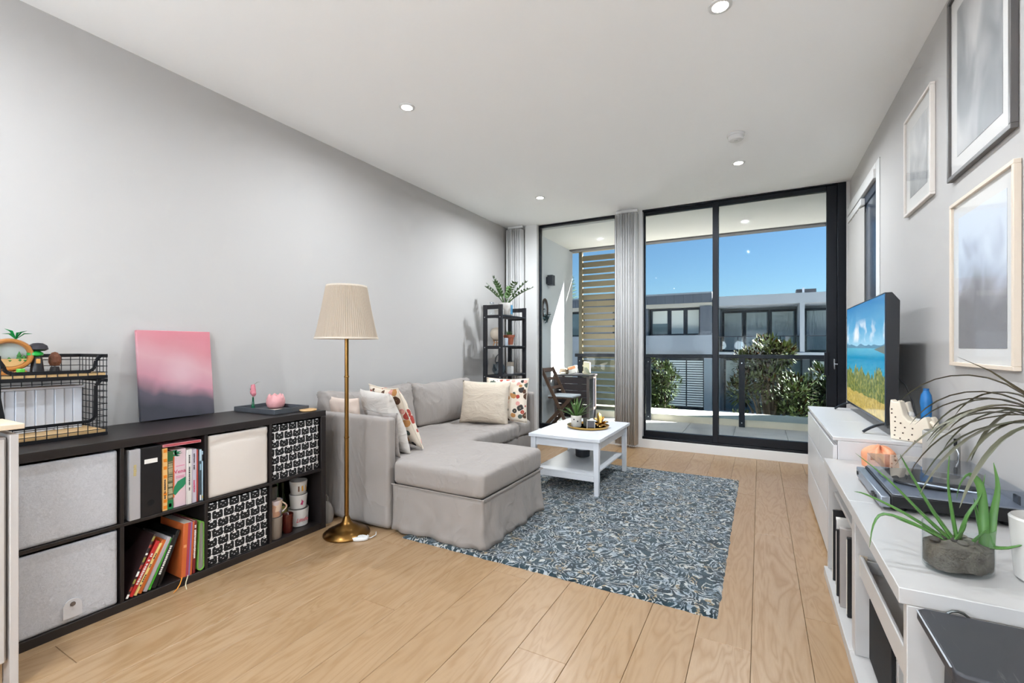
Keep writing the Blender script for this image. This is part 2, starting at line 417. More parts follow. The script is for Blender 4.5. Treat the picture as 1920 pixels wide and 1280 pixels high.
blind_stack('pale vertical blind bunched beside the tall black ladder shelf', -2.965, -2.75, 9, 5.37)
blind_stack('pale vertical blind bunched against the pillar between window and sliding door', -1.50, -1.25, 11, 5.37)

# ------------------------------------------------------------------ ceiling fittings
m_lens = emit('downlight_lens', (255, 244, 225), 36.0)
def downlight(x, y, label):
    d = thing('downlight', label, 'downlight', (x, y, ZC), group='recessed downlights in the ceiling')
    mb = MB(); mb.cap = False
    mb.lathe([(0.036, -0.001), (0.036, -0.006), (0.044, -0.0065), (0.052, -0.004), (0.053, 0.0)], 32)
    mb.build('trim_ring', m_white, d, smooth=True)
    MB().lathe([(0.0, -0.003), (0.036, -0.003), (0.036, 0.0)], 32).build('lens', m_lens, d, smooth=True)
    ld = bpy.data.lights.new('downlight_lamp', 'AREA'); ld.shape = 'DISK'; ld.size = 0.09; ld.energy = DOWNLIGHT_W * (1.8 if y > 4 else 1.05 if y > 2 else 1.0); ld.color = DOWNLIGHT_COL; ld.spread = R(170)
    lo = bpy.data.objects.new('downlight_lamp', ld); COL.objects.link(lo); lo.parent = d; lo.location = (0, 0, -0.012)
for x, y, lb in ((-2.08, 2.36, 'lit round downlight in the ceiling above the near end of the sofa'), (-0.165, 2.365, 'lit round downlight at the top edge, nearest over the rug'),
                 (-2.08, 4.47, 'lit round downlight in the ceiling nearest the ladder shelf corner'), (-0.165, 4.45, 'lit round downlight between the smoke alarm and the sliding door'),
                 (-2.08, 0.25, 'lit round downlight above the cube shelf'), (-0.165, 0.25, 'lit round downlight above the camera side of the room'),
                 (-2.08, -1.85, 'lit round downlight over the kitchen end by the left wall'), (-0.165, -1.85, 'lit round downlight over the kitchen end by the right wall')):
    downlight(x, y, lb)
def fill_globe(x, y, z, label):  # invented lamps out of view, added to brighten the ceiling and walls
    p = thing('fill_globe_light', label, 'fill light', (x, y, ZC), group='added unseen fill globes over the kitchen end')
    MB().lathe([(0, 0), (0.05, 0), (0.05, -0.02), (0, -0.025)], 24).build('ceiling_rose', m_white, p, smooth=True)
    MB().cyl((0, 0, -0.02), (0, 0, z - ZC + 0.31), 0.003, n=6).build('cable', m_black, p)
    MB().lathe([(0, 0.31), (0.03, 0.31), (0.03, 0.35), (0, 0.36)], 16, c=(0, 0, z - ZC - 0.02)).build('socket', m_black, p, smooth=True)
    g_ = MB(); g_.lathe([(0.0, -0.30)] + [(0.30 * math.sin(R(a)), -0.30 * math.cos(R(a))) for a in range(20, 175, 20)], 16, c=(0, 0, z - ZC)); g_.build('glowing_fill_globe', emit('fill_globe_glow', (225, 240, 255), FILL_GLOBE_W / 67.0), p, smooth=True)
for x in (-2.3, -1.2, -0.1): fill_globe(x, -1.35, 1.3, {-2.3: 'first', -1.2: 'second', -0.1: 'third'}[x] + ' added unseen paper fill globe from the left wall, over the kitchen end')
sm = thing('smoke_alarm', 'white round smoke alarm on the ceiling', 'smoke alarm', (-0.16, 3.85, ZC))
MB().lathe([(0.0, -0.001), (0.062, -0.001), (0.062, -0.014), (0.056, -0.018)], 32).build('base_plate', m_white, sm, smooth=True)
MB().lathe([(0.054, -0.018), (0.054, -0.036), (0.046, -0.045), (0.0, -0.047)], 32).build('cover', m_white, sm, smooth=True)
MB().lathe([(0.012, -0.046), (0.012, -0.050), (0.0, -0.051)], 16).build('test_button', M('button_grey', (205, 205, 203), 0.5), sm, smooth=True)

def off(p): return tuple(-k for k in p.location)
# ------------------------------------------------------------------ rug
def rug_mat():
    g = G('rug_wool'); v = g.coords('Object')
    n1 = g.noise(v, 11.0, 1.5, 0.5, 0.9)
    line = g.math('SINE', g.math('MULTIPLY', n1, 52.0))
    n3 = g.noise(v, 34.0, 2, 0.6, 0.5)
    l2 = g.math('SINE', g.math('MULTIPLY', n3, 30.0))
    mask = g.ramp(g.math('ADD', line, g.math('MULTIPLY', l2, 0.55)), [(0.34, (0, 0, 0)), (0.52, (1, 1, 1))])
    hue = g.noise(v, 19.0, 2)
    lc = g.ramp(hue, [(0.32, lin((124, 138, 148))), (0.45, lin((162, 170, 176))), (0.58, lin((190, 190, 184))), (0.68, lin((156, 130, 86))), (0.78, lin((130, 146, 160)))])
    dark = g.ramp(g.noise(v, 13.0, 2), [(0.35, lin((22, 38, 44))), (0.6, lin((46, 66, 74))), (0.75, lin((32, 44, 40)))])
    g.base(g.mix(mask, dark, lc)); g.rough(0.97); g.b.inputs['Specular IOR Level'].default_value = 0.1; g.b.inputs['Sheen Weight'].default_value = 0.25
    g.bump(g.math('ADD', mask, g.math('MULTIPLY', g.noise(v, 300, 2), 0.6)), 0.9, 0.008); return g.m
def rug_fn():
    x0, x1, y0, y1 = -1.93, -0.16, 2.15, 4.47
    nu, nv = 150, 190; mb = MB()
    def top(a, b):
        x = x0 + (x1 - x0) * a; y = y0 + (y1 - y0) * b
        e = min(a * (x1 - x0), (1 - a) * (x1 - x0), b * (y1 - y0), (1 - b) * (y1 - y0))
        h = 0.013 * min(1, (e / 0.02)) ** 0.5 + 0.003 * nz((x, y, 0), 28) * min(1, e / 0.02) + 0.0005
        wob = 0.006 * max(0, 1 - e / 0.05)
        return (x + wob * nz((x, y, 3), 22), y + wob * nz((x, y, 9), 22), max(h, 0.0005))
    mb.grid(top, nu, nv)
    o = mb.build('rug', rug_mat(), None, smooth=True, angle=180)
    tag(o, 'blue-grey wool rug with a curly cream and teal pattern under the coffee table', 'rug')
rug_fn()

# ------------------------------------------------------------------ white kitchen cabinet at the left edge
m_lam = M('white_laminate', (198, 192, 187), 0.45)
kc = thing('kitchen_cabinet', 'tall white cabinet end at the left edge with pale timber top board', 'cabinet', (-2.6, 0.0, 0))
box('side_panel', m_lam, kc, 0.145, 0.35, 0.556, 0.578, 0.0, 0.872, 0.002)
box('body', m_lam, kc, 0.145, 0.325, -0.9, 0.554, 0.095, 0.862, 0.002)
box('kickboard', M('kick_oak', (196, 164, 128), 0.5), kc, 0.145, 0.285, -0.9, 0.554, 0.0, 0.093)
for y0, y1 in ((-0.14, 0.545), (-0.85, -0.15)):
    box('door', m_lam, kc, 0.327, 0.347, y0, y1, 0.10, 0.858, 0.002)
for y0 in (-0.6, 0.0): box('riser', m_gap, kc, 0.16, 0.25, y0, y0 + 0.05, 0.863, 0.888)
box('top_board', M('pale_timber', (226, 208, 184), 0.5, var=((214, 190, 160), 6)), kc, 0.14, 0.36, -0.9, 0.59, 0.889, 0.907, 0.002)

# ------------------------------------------------------------------ cube shelf
m_bb = M('black_brown_veneer', (37, 31, 30), 0.42, var=((27, 23, 23), 7), bump=(60, 0.05))
SX0, SX1, SY0 = -2.985, -2.485, 0.582
BAY = [SY0 + 0.036 + k * 0.351 for k in range(4)]        # left edges of the four bays
ROW = [0.038, 0.389]; S = 0.335
SY1 = BAY[3] + S + 0.036
ks = thing('cube_shelf', 'low black-brown cube shelf with eight bays along the white wall', 'shelf', (-2.735, 1.31, 0))
o_ = off(ks)
def kb(name, *b): return box(name, m_bb, ks, *b, bevel=0.0015, loc=o_)
kb('top_board', SX0, SX1, SY0, SY1, 0.724, 0.762); kb('bottom_board', SX0, SX1, SY0 + 0.037, SY1 - 0.037, 0.0, 0.038)
kb('side_panel', SX0, SX1, SY0, SY0 + 0.036, 0.0, 0.7235); kb('side_panel', SX0, SX1, SY1 - 0.036, SY1, 0.0, 0.7235)
kb('middle_shelf', SX0, SX1 - 0.002, SY0 + 0.0365, SY1 - 0.0365, 0.3733, 0.3887)
for k in range(1, 4):
    for z0, z1 in ((0.0385, 0.373), (0.389, 0.7235)): kb('divider', SX0, SX1 - 0.002, BAY[k] - 0.0155, BAY[k] - 0.0005, z0, z1)
kb('back_panel', SX0, SX0 + 0.006, SY0 + 0.037, SY1 - 0.037, 0.39, 0.723); kb('back_panel', SX0, SX0 + 0.006, SY0 + 0.037, SY1 - 0.037, 0.039, 0.373)

def felt_mat():
    g = G('grey_felt'); v = g.coords('Object')
    n = g.noise(v, 70, 2, 0.6, 1.6); n2 = g.noise(v, 5, 3)
    c = g.mix(g.math('MULTIPLY_ADD', n, 1.6, -0.3), lin((176, 177, 181)), lin((204, 205, 209)))
    g.base(g.mix(g.math('MULTIPLY', n2, 0.35), c, lin((220, 218, 220)))); g.rough(0.95); g.bump(n, 0.25, 0.004); return g.m
def cat_mat():
    g = G('cat_print'); s = g.sep(g.coords('Object'))
    v = g.math('DIVIDE', s[2], 0.047); row = g.math('FLOOR', v); b = g.math('SUBTRACT', g.math('FRACT', v), 0.5)
    u = g.math('ADD', g.math('DIVIDE', s[1], 0.058), g.math('MULTIPLY', g.math('MODULO', g.math('ABSOLUTE', row), 2.0), 0.5))
    a = g.math('SUBTRACT', g.math('FRACT', u), 0.5); aa = g.math('ABSOLUTE', a)
    ab = g.math('ABSOLUTE', b)
    edge = g.math('ADD', g.math('POWER', g.math('DIVIDE', aa, 0.5), 5.0), g.math('POWER', g.math('DIVIDE', ab, 0.5), 5.0))
    line = g.math('GREATER_THAN', edge, 0.64)                                   # thin white gaps round every black cat head
    notch = g.math('MULTIPLY', g.math('LESS_THAN', aa, 0.16), g.math('GREATER_THAN', b, 0.26))      # between the ears
    dx = g.math('SUBTRACT', aa, 0.2); dz = g.math('SUBTRACT', b, 0.02)
    eye = g.math('LESS_THAN', g.math('ADD', g.math('MULTIPLY', dx, dx), g.math('MULTIPLY', dz, dz)), 0.0030)
    nose = g.math('MULTIPLY', g.math('LESS_THAN', aa, 0.06), g.math('LESS_THAN', g.math('ABSOLUTE', g.math('ADD', b, 0.17)), 0.05))
    wob = g.math('GREATER_THAN', g.noise(g.coords('Object'), 130, 1), 0.40)
    white = g.math('MULTIPLY', g.math('MAXIMUM', g.math('MAXIMUM', line, notch), g.math('MULTIPLY', g.math('MAXIMUM', eye, nose), 0.6)), wob)
    g.base(g.mix(white, lin((18, 17, 18)), lin((232, 230, 228)))); g.rough(0.85); return g.m
m_felt, m_cat = felt_mat(), cat_mat()
m_wbox = fabric('white_box_fabric', (228, 220, 212), (216, 206, 196), 400, 0.1)
def cube_box(label, bay, row, mat, handle=None, crease=False):
    y0, z0 = BAY[bay] + 0.006, ROW[row] + 0.001; w, h = S - 0.012, S - 0.012; d = 0.42
    t = thing('storage_box', label, 'storage box', (SX1 - 0.012, y0 + w / 2, z0))
    def dp(p, n):
        bulge = 0.004 * (1 - (p.y / (w / 2)) ** 2) * math.sin(max(0, min(1, p.z / h)) * 3.14)
        q = Vector(p); 
        if p.x > -0.008:
            q.x += bulge * 0.6
            if crease:
                c = 0.80 * h + 0.035 * math.cos((p.y - 0.02) / w * 2.2); q.x += -0.0035 * math.exp(-((p.z - c) / 0.012) ** 2) + 0.0025 * math.exp(-((p.z - c - 0.02) / 0.012) ** 2)
        return q
    soft('front_panel', mat, t, -0.012, 0.0, -w / 2, w / 2, 0, h, 0.004, 0.012, dp)
    mb = MB().box(-d, -0.0125, -w / 2, -w / 2 + 0.006, 0, h).box(-d, -0.0125, w / 2 - 0.006, w / 2, 0, h).box(-d, -0.0125, -w / 2 + 0.006, w / 2 - 0.006, 0, 0.006).box(-d, -d + 0.006, -w / 2 + 0.006, w / 2 - 0.006, 0.006, h)
    mb.build('box_sides', mat, t)
    if handle == 'tab':
        mb = MB(); pts = [(0.03 * math.cos(a), 0.045 + 0.03 * math.sin(a)) for a in [math.pi * k / 10 for k in range(11)]] + [(-0.03, 0.0), (0.03, 0.0)]
        mb.prism([(p[0] + 0.01, p[1] + 0.02) for p in pts], 'x', 0.003, 0.008).build('pull_tab', M('tab_grey', (206, 203, 203), 0.8), t, smooth=True)
        MB().cyl((0.008, 0.01, 0.075), (0.010, 0.01, 0.075), 0.009, n=14).build('snap_button', M('snap', (120, 112, 108), 0.4, 0.6), t, smooth=True)
    return t
cube_box('pale grey felt storage box in the upper bay by the white cabinet', 0, 1, m_felt)
cube_box('pale grey felt storage box with a pull tab in the lower bay', 0, 0, m_felt, 'tab')
cube_box('plain cream white storage box with a crease across its top', 2, 1, m_wbox, crease=True)
cube_box('black storage box with white cat print in the upper bay by the lamp', 3, 1, m_cat)
cube_box('black storage box with white cat print in the lower bay between books and mugs', 2, 0, m_cat)

# ------------------------------------------------------------------ books
m_pages = M('page_block', (226, 219, 205), 0.9, bump=(400, 0.2))
def lettering(parent, th, h, z0, z1, mat, seed, wf=0.5, step=0.009, gap=0.12):
    r = random.Random(seed); mb = MB(); z = z1 * h
    while z > z0 * h:
        s = step * r.uniform(0.55, 1.0)
        if r.random() > gap: mb.box(0.0003, 0.0010, th * (0.5 - wf / 2 * r.uniform(0.7, 1)), th * (0.5 + wf / 2 * r.uniform(0.7, 1)), z - s * 0.75, z)
        z -= s
    if mb.v: mb.build('spine_lettering', mat, parent)
def patch(parent, th, h, ya, yb, za, zb, mat, name='spine_print'):
    MB().box(0.0002, 0.0008, th * ya, th * yb, h * za, h * zb).build(name, mat, parent)
def book(label, y0, th, d, h, z0, cover, x=-2.5, lean=0.0, yaw=0.0, group='books on the cube shelf', name='book', hard=True):
    b = thing(name, label, 'book', (x, y0, z0), group=group, rot=(R(-lean), 0, R(yaw)))
    c = 0.0022
    MB().box(-d, 0, 0, c, 0, h).box(-d, 0, th - c, th, 0, h).box(-c, 0, c, th - c, 0, h).build('cover', cover, b, bevel=0.0008, seg=1)
    MB().box(-d + 0.004, -c, c, th - c, 0.003, h - 0.004).build('page_block', m_pages, b)
    return b
Y2 = BAY[1]; Z2, Z1 = ROW[1], ROW[0]
ink = M('ink_dark', (40, 36, 44), 0.7); inkw = M('ink_white', (236, 232, 226), 0.7); inkp = M('ink_pink', (206, 66, 112), 0.7)
# silver binder
bd = thing('ring_binder', 'silver-grey ring binder standing at the left of the upper book bay', 'binder', (-2.485, 0.986, Z2 + 0.001))
MB().box(-0.28, 0, 0, 0.003, 0, 0.318).box(-0.28, 0, 0.039, 0.042, 0, 0.318).box(-0.003, 0, 0.003, 0.039, 0, 0.318).build('cover', M('binder_silver', (182, 180, 182), 0.45, 0.2), bd, bevel=0.001)
box('paper_stack', m_pages, bd, -0.27, -0.02, 0.004, 0.030, 0.004, 0.30)
lettering(bd, 0.042, 0.318, 0.62, 0.8, M('ink_gold', (196, 176, 110), 0.5), 4, 0.3)
# black box file
bf = thing('box_file', 'black box file with a white label and a round finger hole', 'box file', (-2.488, 1.030, Z2 + 0.001))
box('file_case', M('file_black', (20, 20, 24), 0.4), bf, -0.30, 0, 0, 0.082, 0, 0.319, 0.002)
MB().box(0.0003, 0.0015, 0.014, 0.066, 0.243, 0.263).build('label_card', M('label_card', (232, 228, 222), 0.7), bf)
MB().cyl((0.0003, 0.040, 0.060), (0.0016, 0.040, 0.060), 0.014, n=20).build('finger_hole', M('hole_black', (4, 4, 5), 0.9), bf)
book_specs = [  # label, y0, thickness, depth, height, colour
    ('book with an orange patterned spine beside the black box file', 1.120, 0.022, 0.20, 0.298, (238, 190, 120)),
    ('book with a dark green speckled spine', 1.1435, 0.024, 0.21, 0.278, (96, 100, 70)),
    ('thick pink cookbook with green leaves and magenta lettering on its spine', 1.169, 0.056, 0.19, 0.280, (222, 196, 202)),
    ('white paperback with dark lettering down its spine', 1.2265, 0.022, 0.19, 0.272, (222, 218, 212)),
    ('lilac-grey paperback with pink lettering', 1.250, 0.0225, 0.19, 0.268, (200, 192, 204)),
    ('thin red-edged booklet between the lilac and slate books', 1.274, 0.008, 0.19, 0.262, (214, 92, 76)),
    ('thin dark slate book with a pale blue top', 1.2835, 0.010, 0.18, 0.262, (68, 84, 92))]
bks = []
for k, (lb, y0, th, d, h, c) in enumerate(book_specs):
    bks.append((book(lb, y0, th, d, h, Z2 + 0.001, M('cover_%d' % k, c, 0.45), x=-2.497 - 0.004 * (k % 3)), th, h))
b, th, h = bks[0]
for k, f in enumerate((0.03, 0.13, 0.24, 0.52, 0.66, 0.78, 0.93)): patch(b, th, h, 0.25, 0.85, f, f + 0.05, M('print_orange', (236, 138, 30), 0.6))
lettering(b, th, h, 0.2, 0.5, ink, 5, 0.3, 0.006)
b, th, h = bks[1]
patch(b, th, h, 0.0, 1.0, 0.0, 0.16, M('print_emerald', (34, 122, 74), 0.5)); patch(b, th, h, 0.2, 0.7, 0.04, 0.10, inkw)
patch(b, th, h, 0.0, 1.0, 0.84, 1.0, M('print_green', (56, 104, 58), 0.5)); lettering(b, th, h, 0.2, 0.82, M('print_sand', (188, 176, 140), 0.7), 8, 0.9, 0.004, 0.4)
b, th, h = bks[2]
leafm = M('print_leaf', (38, 134, 92), 0.5)
MB().prism([(0.0, 0.07), (0.004, 0.10), (0.02, 0.125), (0.055, 0.14), (0.055, 0.105), (0.045, 0.092), (0.028, 0.08), (0.01, 0.06)], 'x', 0.0002, 0.0008).build('spine_print', leafm, b)
for a in (20, 60, 100, 140, 175, 250, 290):
    MB().prism([(0.006 + 0.0 * a, 0.262), (0.006 + 0.03 * math.cos(R(a - 70)) * 0.6 - 0.003, 0.262 + 0.018 * math.sin(R(a - 70))), (0.006 + 0.036 * abs(math.cos(R(a - 70))), 0.262 + 0.032 * math.sin(R(a - 70)) * 0.55), (0.012, 0.256)], 'x', 0.0002, 0.0009).build('spine_print', leafm, b)
text_mesh('spine_title', 'Vena', 0.026, inkp, b, (0.0006, 0.030, 0.172), (R(90), 0, R(90)))
for zz in (0.198, 0.148, 0.141): MB().box(0.0003, 0.0008, 0.012, 0.050, zz, zz + 0.003).build('spine_print', M('ink_rose', (222, 120, 156), 0.7), b)
MB().box(0.0002, 0.0006, 0.0, 0.006, 0.05, 0.25).build('spine_print', M('print_rust', (222, 110, 60), 0.6), b)
b, th, h = bks[3]; lettering(b, th, h, 0.25, 0.9, ink, 11, 0.28, 0.011, 0.2)
b, th, h = bks[4]; lettering(b, th, h, 0.6, 0.92, ink, 12, 0.25, 0.008, 0.3); lettering(b, th, h, 0.2, 0.42, inkp, 13, 0.35)
b, th, h = bks[6]; patch(b, th, h, 0, 1, 0.78, 1.0, M('print_ice', (178, 206, 220), 0.5)); patch(b, th, h, 0.2, 0.8, 0.6, 0.72, M('print_ice2', (150, 190, 206), 0.5)); patch(b, th, h, 0.2, 0.8, 0.02, 0.12, inkw)
# the last one, light blue, beside the divider
b = book('slim light blue book with a small picture at the top of its spine', 1.2955, 0.0205 - 0.0145, 0.18, 0.252, Z2 + 0.001, M('cover_ice', (176, 202, 218), 0.45), x=-2.497)
patch(b, 0.006, 0.252, 0, 1, 0.80, 0.93, ink); patch(b, 0.006, 0.252, 0.2, 0.8, 0.05, 0.10, M('print_yellow', (216, 180, 70), 0.6))
# book lying flat on top of the row
b = thing('book', 'pink and red book lying flat across the tops of the upright books', 'book', (-2.505, 1.124, Z2 + 0.302), rot=(R(-1.2), 0, 0), group='books on the cube shelf')
MB().box(-0.2, 0, 0, 0.172, 0, 0.002).box(-0.2, 0, 0, 0.172, 0.012, 0.014).box(-0.002, 0, 0, 0.172, 0.002, 0.012).build('cover', M('cover_rose', (224, 150, 156), 0.5), b, bevel=0.0006, seg=1)
box('page_block', m_pages, b, -0.195, -0.003, 0.003, 0.169, 0.0022, 0.0118)
mb = MB(); rr = random.Random(2)
for k in range(34): mb.box(0.0002, 0.0008, 0.008 + k * 0.0047, 0.0115 + k * 0.0047, 0.004 + rr.uniform(0, 0.001), 0.010)
mb.build('spine_lettering', M('ink_red', (190, 40, 52), 0.6), b)

# lower bay: leaning books
lean = [  # label, y at base, thickness, depth, height, lean, colour, letter colour, dz
    ('large dark patterned folder leaning at the left of the lower book bay', 0.974, 0.010, 0.30, 0.275, 24, (58, 40, 40), None),
    ('red book with white lettering leaning in the lower bay', 0.988, 0.017, 0.22, 0.238, 27, (196, 44, 42), inkw),
    ('thin cream and yellow book leaning against the red one', 1.008, 0.010, 0.20, 0.225, 27, (232, 206, 130), ink),
    ('orange paperback leaning in the lower bay', 1.020, 0.018, 0.21, 0.232, 26, (206, 106, 44), None),
    ('grey magazine leaning in the lower bay', 1.042, 0.016, 0.24, 0.238, 25, (176, 170, 172), None),
    ('thin bright green booklet leaning in the lower bay', 1.060, 0.012, 0.24, 0.228, 24, (72, 170, 48), None),
    ('black book with white block lettering leaning in the lower bay', 1.075, 0.018, 0.26, 0.234, 23, (24, 24, 26), inkw),
    ('thin black folder leaning highest in the lower bay', 1.098, 0.014, 0.28, 0.250, 20, (16, 16, 18), None)]
for k, (lb, y0, th, d, h, ln, c, lc) in enumerate(lean):
    # each book rests on its lower edge
    bb = book(lb, y0 + 0.0, th, d, h, Z1 + 0.002 + th * math.sin(R(ln)), M('lean_%d' % k, c, 0.4), x=-2.494 - 0.003 * (k % 2), lean=ln)
    if lc: lettering(bb, th, h, 0.2, 0.8, lc, 30 + k, 0.55, 0.012, 0.15)
    if k == 0:
        rr = random.Random(5)
        for q in range(9): patch(bb, th, h, 0.05, 0.95, q * 0.11 + 0.01, q * 0.11 + rr.uniform(0.04, 0.09), (inkw, M('print_rust2', (168, 60, 48), 0.6), M('print_olive', (150, 140, 70), 0.6))[q % 3])
b = book('wide orange and purple book standing in the lower bay', 1.196, 0.050, 0.22, 0.262, Z1 + 0.002, M('cover_tangerine', (206, 104, 52), 0.45), x=-2.492, lean=3)
patch(b, 0.05, 0.262, 0.42, 0.66, 0, 1, M('print_berry', (176, 66, 84), 0.5)); patch(b, 0.05, 0.262, 0.66, 0.80, 0, 1, M('print_mauve', (132, 110, 160), 0.5))
patch(b, 0.05, 0.262, 0.1, 0.36, 0.55, 0.60, M('print_peach', (230, 160, 110), 0.5))
b = book('dark maroon book with white lettering between the orange book and green file', 1.2475, 0.014, 0.22, 0.26, Z1 + 0.002, M('cover_maroon', (120, 34, 40), 0.45), x=-2.492, lean=2)
lettering(b, 0.014, 0.26, 0.25, 0.92, inkw, 50, 0.6, 0.010, 0.1)
# green accordion file: a looped cover around grey pockets
gf = thing('accordion_file', 'green expanding file with grey pockets next to the cat print box', 'file', (-2.49, 1.270, Z1 + 0.002))
out = []
for k in range(25):
    a = math.pi + math.pi * k / 24; out.append((0.017 + 0.016 * math.cos(a), 0.018 + 0.016 * math.sin(a)))
for k in range(17):
    a = 0 + math.pi * k / 16; out.append((0.022 + 0.011 * math.cos(a), 0.236 + 0.011 * math.sin(a)))
inn = [(0.017 + (p[0] - 0.018) * 0.80 + 0.001, 0.125 + (p[1] - 0.125) * 0.965) for p in out]
n = len(out); mb = MB(); vs = []
for xx in (-0.26, 0.0): vs += [(xx, *p) for p in out] + [(xx, *p) for p in inn]
fs = []
for i in range(n):
    j = (i + 1) % n
    fs += [(i, j, 2 * n + j, 2 * n + i), (n + i, 3 * n + i, 3 * n + j, n + j), (2 * n + i, 2 * n + j, 3 * n + j, 3 * n + i), (i, n + i, n + j, j)]
mb.add(vs, fs).build('file_cover', M('file_green', (122, 178, 74), 0.5), gf, smooth=True)
MB().prism([(0.018 + (p[0] - 0.018) * 0.92, p[1]) for p in inn], 'x', -0.255, -0.006).build('pockets', M('pocket_grey', (150, 144, 138), 0.8), gf)
for lb, yy, c, dx in (('orange ribbon bookmark hanging over the shelf edge', 1.205, (236, 150, 40), 0.0), ('cream ribbon bookmark hanging over the shelf edge', 1.232, (206, 196, 164), 0.02)):
    pts = [(-2.53, yy, Z1 + 0.0045), (-2.492, yy - 0.004, Z1 + 0.0050), (-2.481, yy - 0.01, Z1 + 0.002), (-2.476, yy - 0.02, 0.02), (-2.470, yy - 0.035 + dx * 0.5, 0.006), (-2.45 + dx, yy - 0.06 + dx, 0.003)]
    tag(MB().blade(pts, [0.0022] * 6, 0.2, side=(0, 1, 0.2)).build('ribbon', M('ribbon_' + lb[:4], c, 0.6), None, smooth=True), lb, 'ribbon')

# ------------------------------------------------------------------ mugs and bottles in the last bay
def cup(name, label, cat, x, y, z, rt, rb, h, mat, group=None, th=0.003, handle=None):
    t = thing(name, label, cat, (x, y, z), group=group)
    mb = MB(); mb.lathe([(0, 0.0), (rb * 0.94, 0.0), (rb, 0.003), (rt, h - 0.002), (rt - th / 2, h), (rt - th, h - 0.002), (rb - th, 0.006), (0, 0.006)], 32)
    mb.build('cup_body', mat, t, smooth=True)
    if handle:
        a = handle; c, s = math.cos(a), math.sin(a)
        pts = [((rt - 0.002 + 0.024 * math.sin(k / 8 * math.pi)) * c, (rt - 0.002 + 0.024 * math.sin(k / 8 * math.pi)) * s, h * (0.2 + 0.6 * k / 8)) for k in range(9)]
        MB().tube(pts, 0.004, 8).build('handle', mat, t, smooth=True)
    return t
m_cer = M('white_ceramic', (212, 208, 202), 0.25); zb = 0.039; YM = BAY[3]
c1 = cup('mug', 'wide white mug with pink handwriting, bottom of the right stack', 'mug', -2.60, 1.925, zb, 0.062, 0.056, 0.108, m_cer, 'stacked mugs')
text_mesh('mug_lettering', 'Linde', 0.036, M('ink_coral', (214, 92, 104), 0.6), c1, (0.0595, -0.018, 0.045), (R(90), 0, R(84)), shear=0.35)
c2 = cup('mug', 'white mug with a small pink motif, middle of the right stack', 'mug', -2.60, 1.925, zb + 0.109, 0.054, 0.047, 0.088, m_cer, 'stacked mugs')
MB().prism([(-0.02, 0.03), (-0.012, 0.045), (-0.014, 0.062), (-0.006, 0.05), (0.006, 0.048), (-0.004, 0.038), (-0.006, 0.024)], 'x', 0.0475, 0.0505).build('motif', M('ink_fuchsia', (196, 60, 110), 0.6), c2)
c3 = cup('mug', 'white mug with amber streaks, top of the right stack', 'mug', -2.60, 1.925, zb + 0.198, 0.054, 0.046, 0.084, m_cer, 'stacked mugs')
for yy, w_, c in ((-0.030, 0.008, (96, 52, 20)), (-0.008, 0.010, (206, 150, 60)), (0.016, 0.004, (206, 150, 60))):
    a = yy / 0.051; MB().obox((0.0508 * math.cos(a), 0.0508 * math.sin(a), 0.048), (0.002, w_, 0.05), (0, R(-4), a)).build('streak', M('streak_%d' % c[0], c, 0.4), c3)
m_tau = M('taupe_tin', (142, 130, 118), 0.4)
t1 = cup('canister', 'taupe grey canister standing in the mug bay', 'canister', -2.54, 1.718, zb, 0.045, 0.041, 0.128, m_tau)
def mosaic():
    g = G('mosaic_glaze'); v = g.coords('Object'); vo = g.n('ShaderNodeTexVoronoi'); g.link(v, vo.inputs['Vector']); vo.inputs['Scale'].default_value = 34
    g.base(g.ramp(g.sep(vo.outputs['Color'])[0], [(0.0, lin((206, 150, 110))), (0.3, lin((214, 204, 206))), (0.55, lin((150, 150, 190))), (0.8, lin((232, 206, 180)))])); g.rough(0.3); return g.m
cup('mug', 'mug with a pastel painted pattern standing on the taupe canister', 'mug', -2.54, 1.718, zb + 0.129, 0.045, 0.038, 0.096, mosaic(), handle=R(60))
cup('mug', 'small dark grey mug topping the taupe canister stack', 'mug', -2.555, 1.710, zb + 0.226, 0.034, 0.030, 0.08, M('mug_dark', (70, 68, 64), 0.4))
def bottle(label, x, y, r, h, neck, mat, cap_mat=None):
    t = thing('bottle', label, 'bottle', (x, y, zb), group='bottles behind the mugs')
    MB().lathe([(0, 0), (r, 0), (r, h * 0.55), (neck, h * 0.75), (neck, h), (0, h)], 24).build('bottle_body', mat, t, smooth=True)
    MB().lathe([(neck + 0.001, h - 0.02), (neck + 0.0015, h + 0.004), (0, h + 0.004)], 20).build('cap', cap_mat or mat, t, smooth=True)
    MB().lathe([(r + 0.0006, h * 0.16), (r + 0.0006, h * 0.46)], 24).build('bottle_label', M('lab_' + label[:5], (196, 186, 110), 0.6), t, smooth=True)
bottle('green glass bottle with a yellow label behind the mugs', -2.66, 1.815, 0.033, 0.29, 0.012, M('bottle_green', (30, 62, 34), 0.08))
bottle('slim dark green bottle next to the right mug stack', -2.70, 1.885, 0.028, 0.26, 0.011, M('bottle_olive', (44, 58, 34), 0.1))
cup('tumbler', 'short red glass tumbler in front of the green bottles', 'tumbler', -2.55, 1.812, zb, 0.034, 0.030, 0.112, M('red_glass', (58, 14, 16), 0.1, var=((96, 36, 26), 30)))

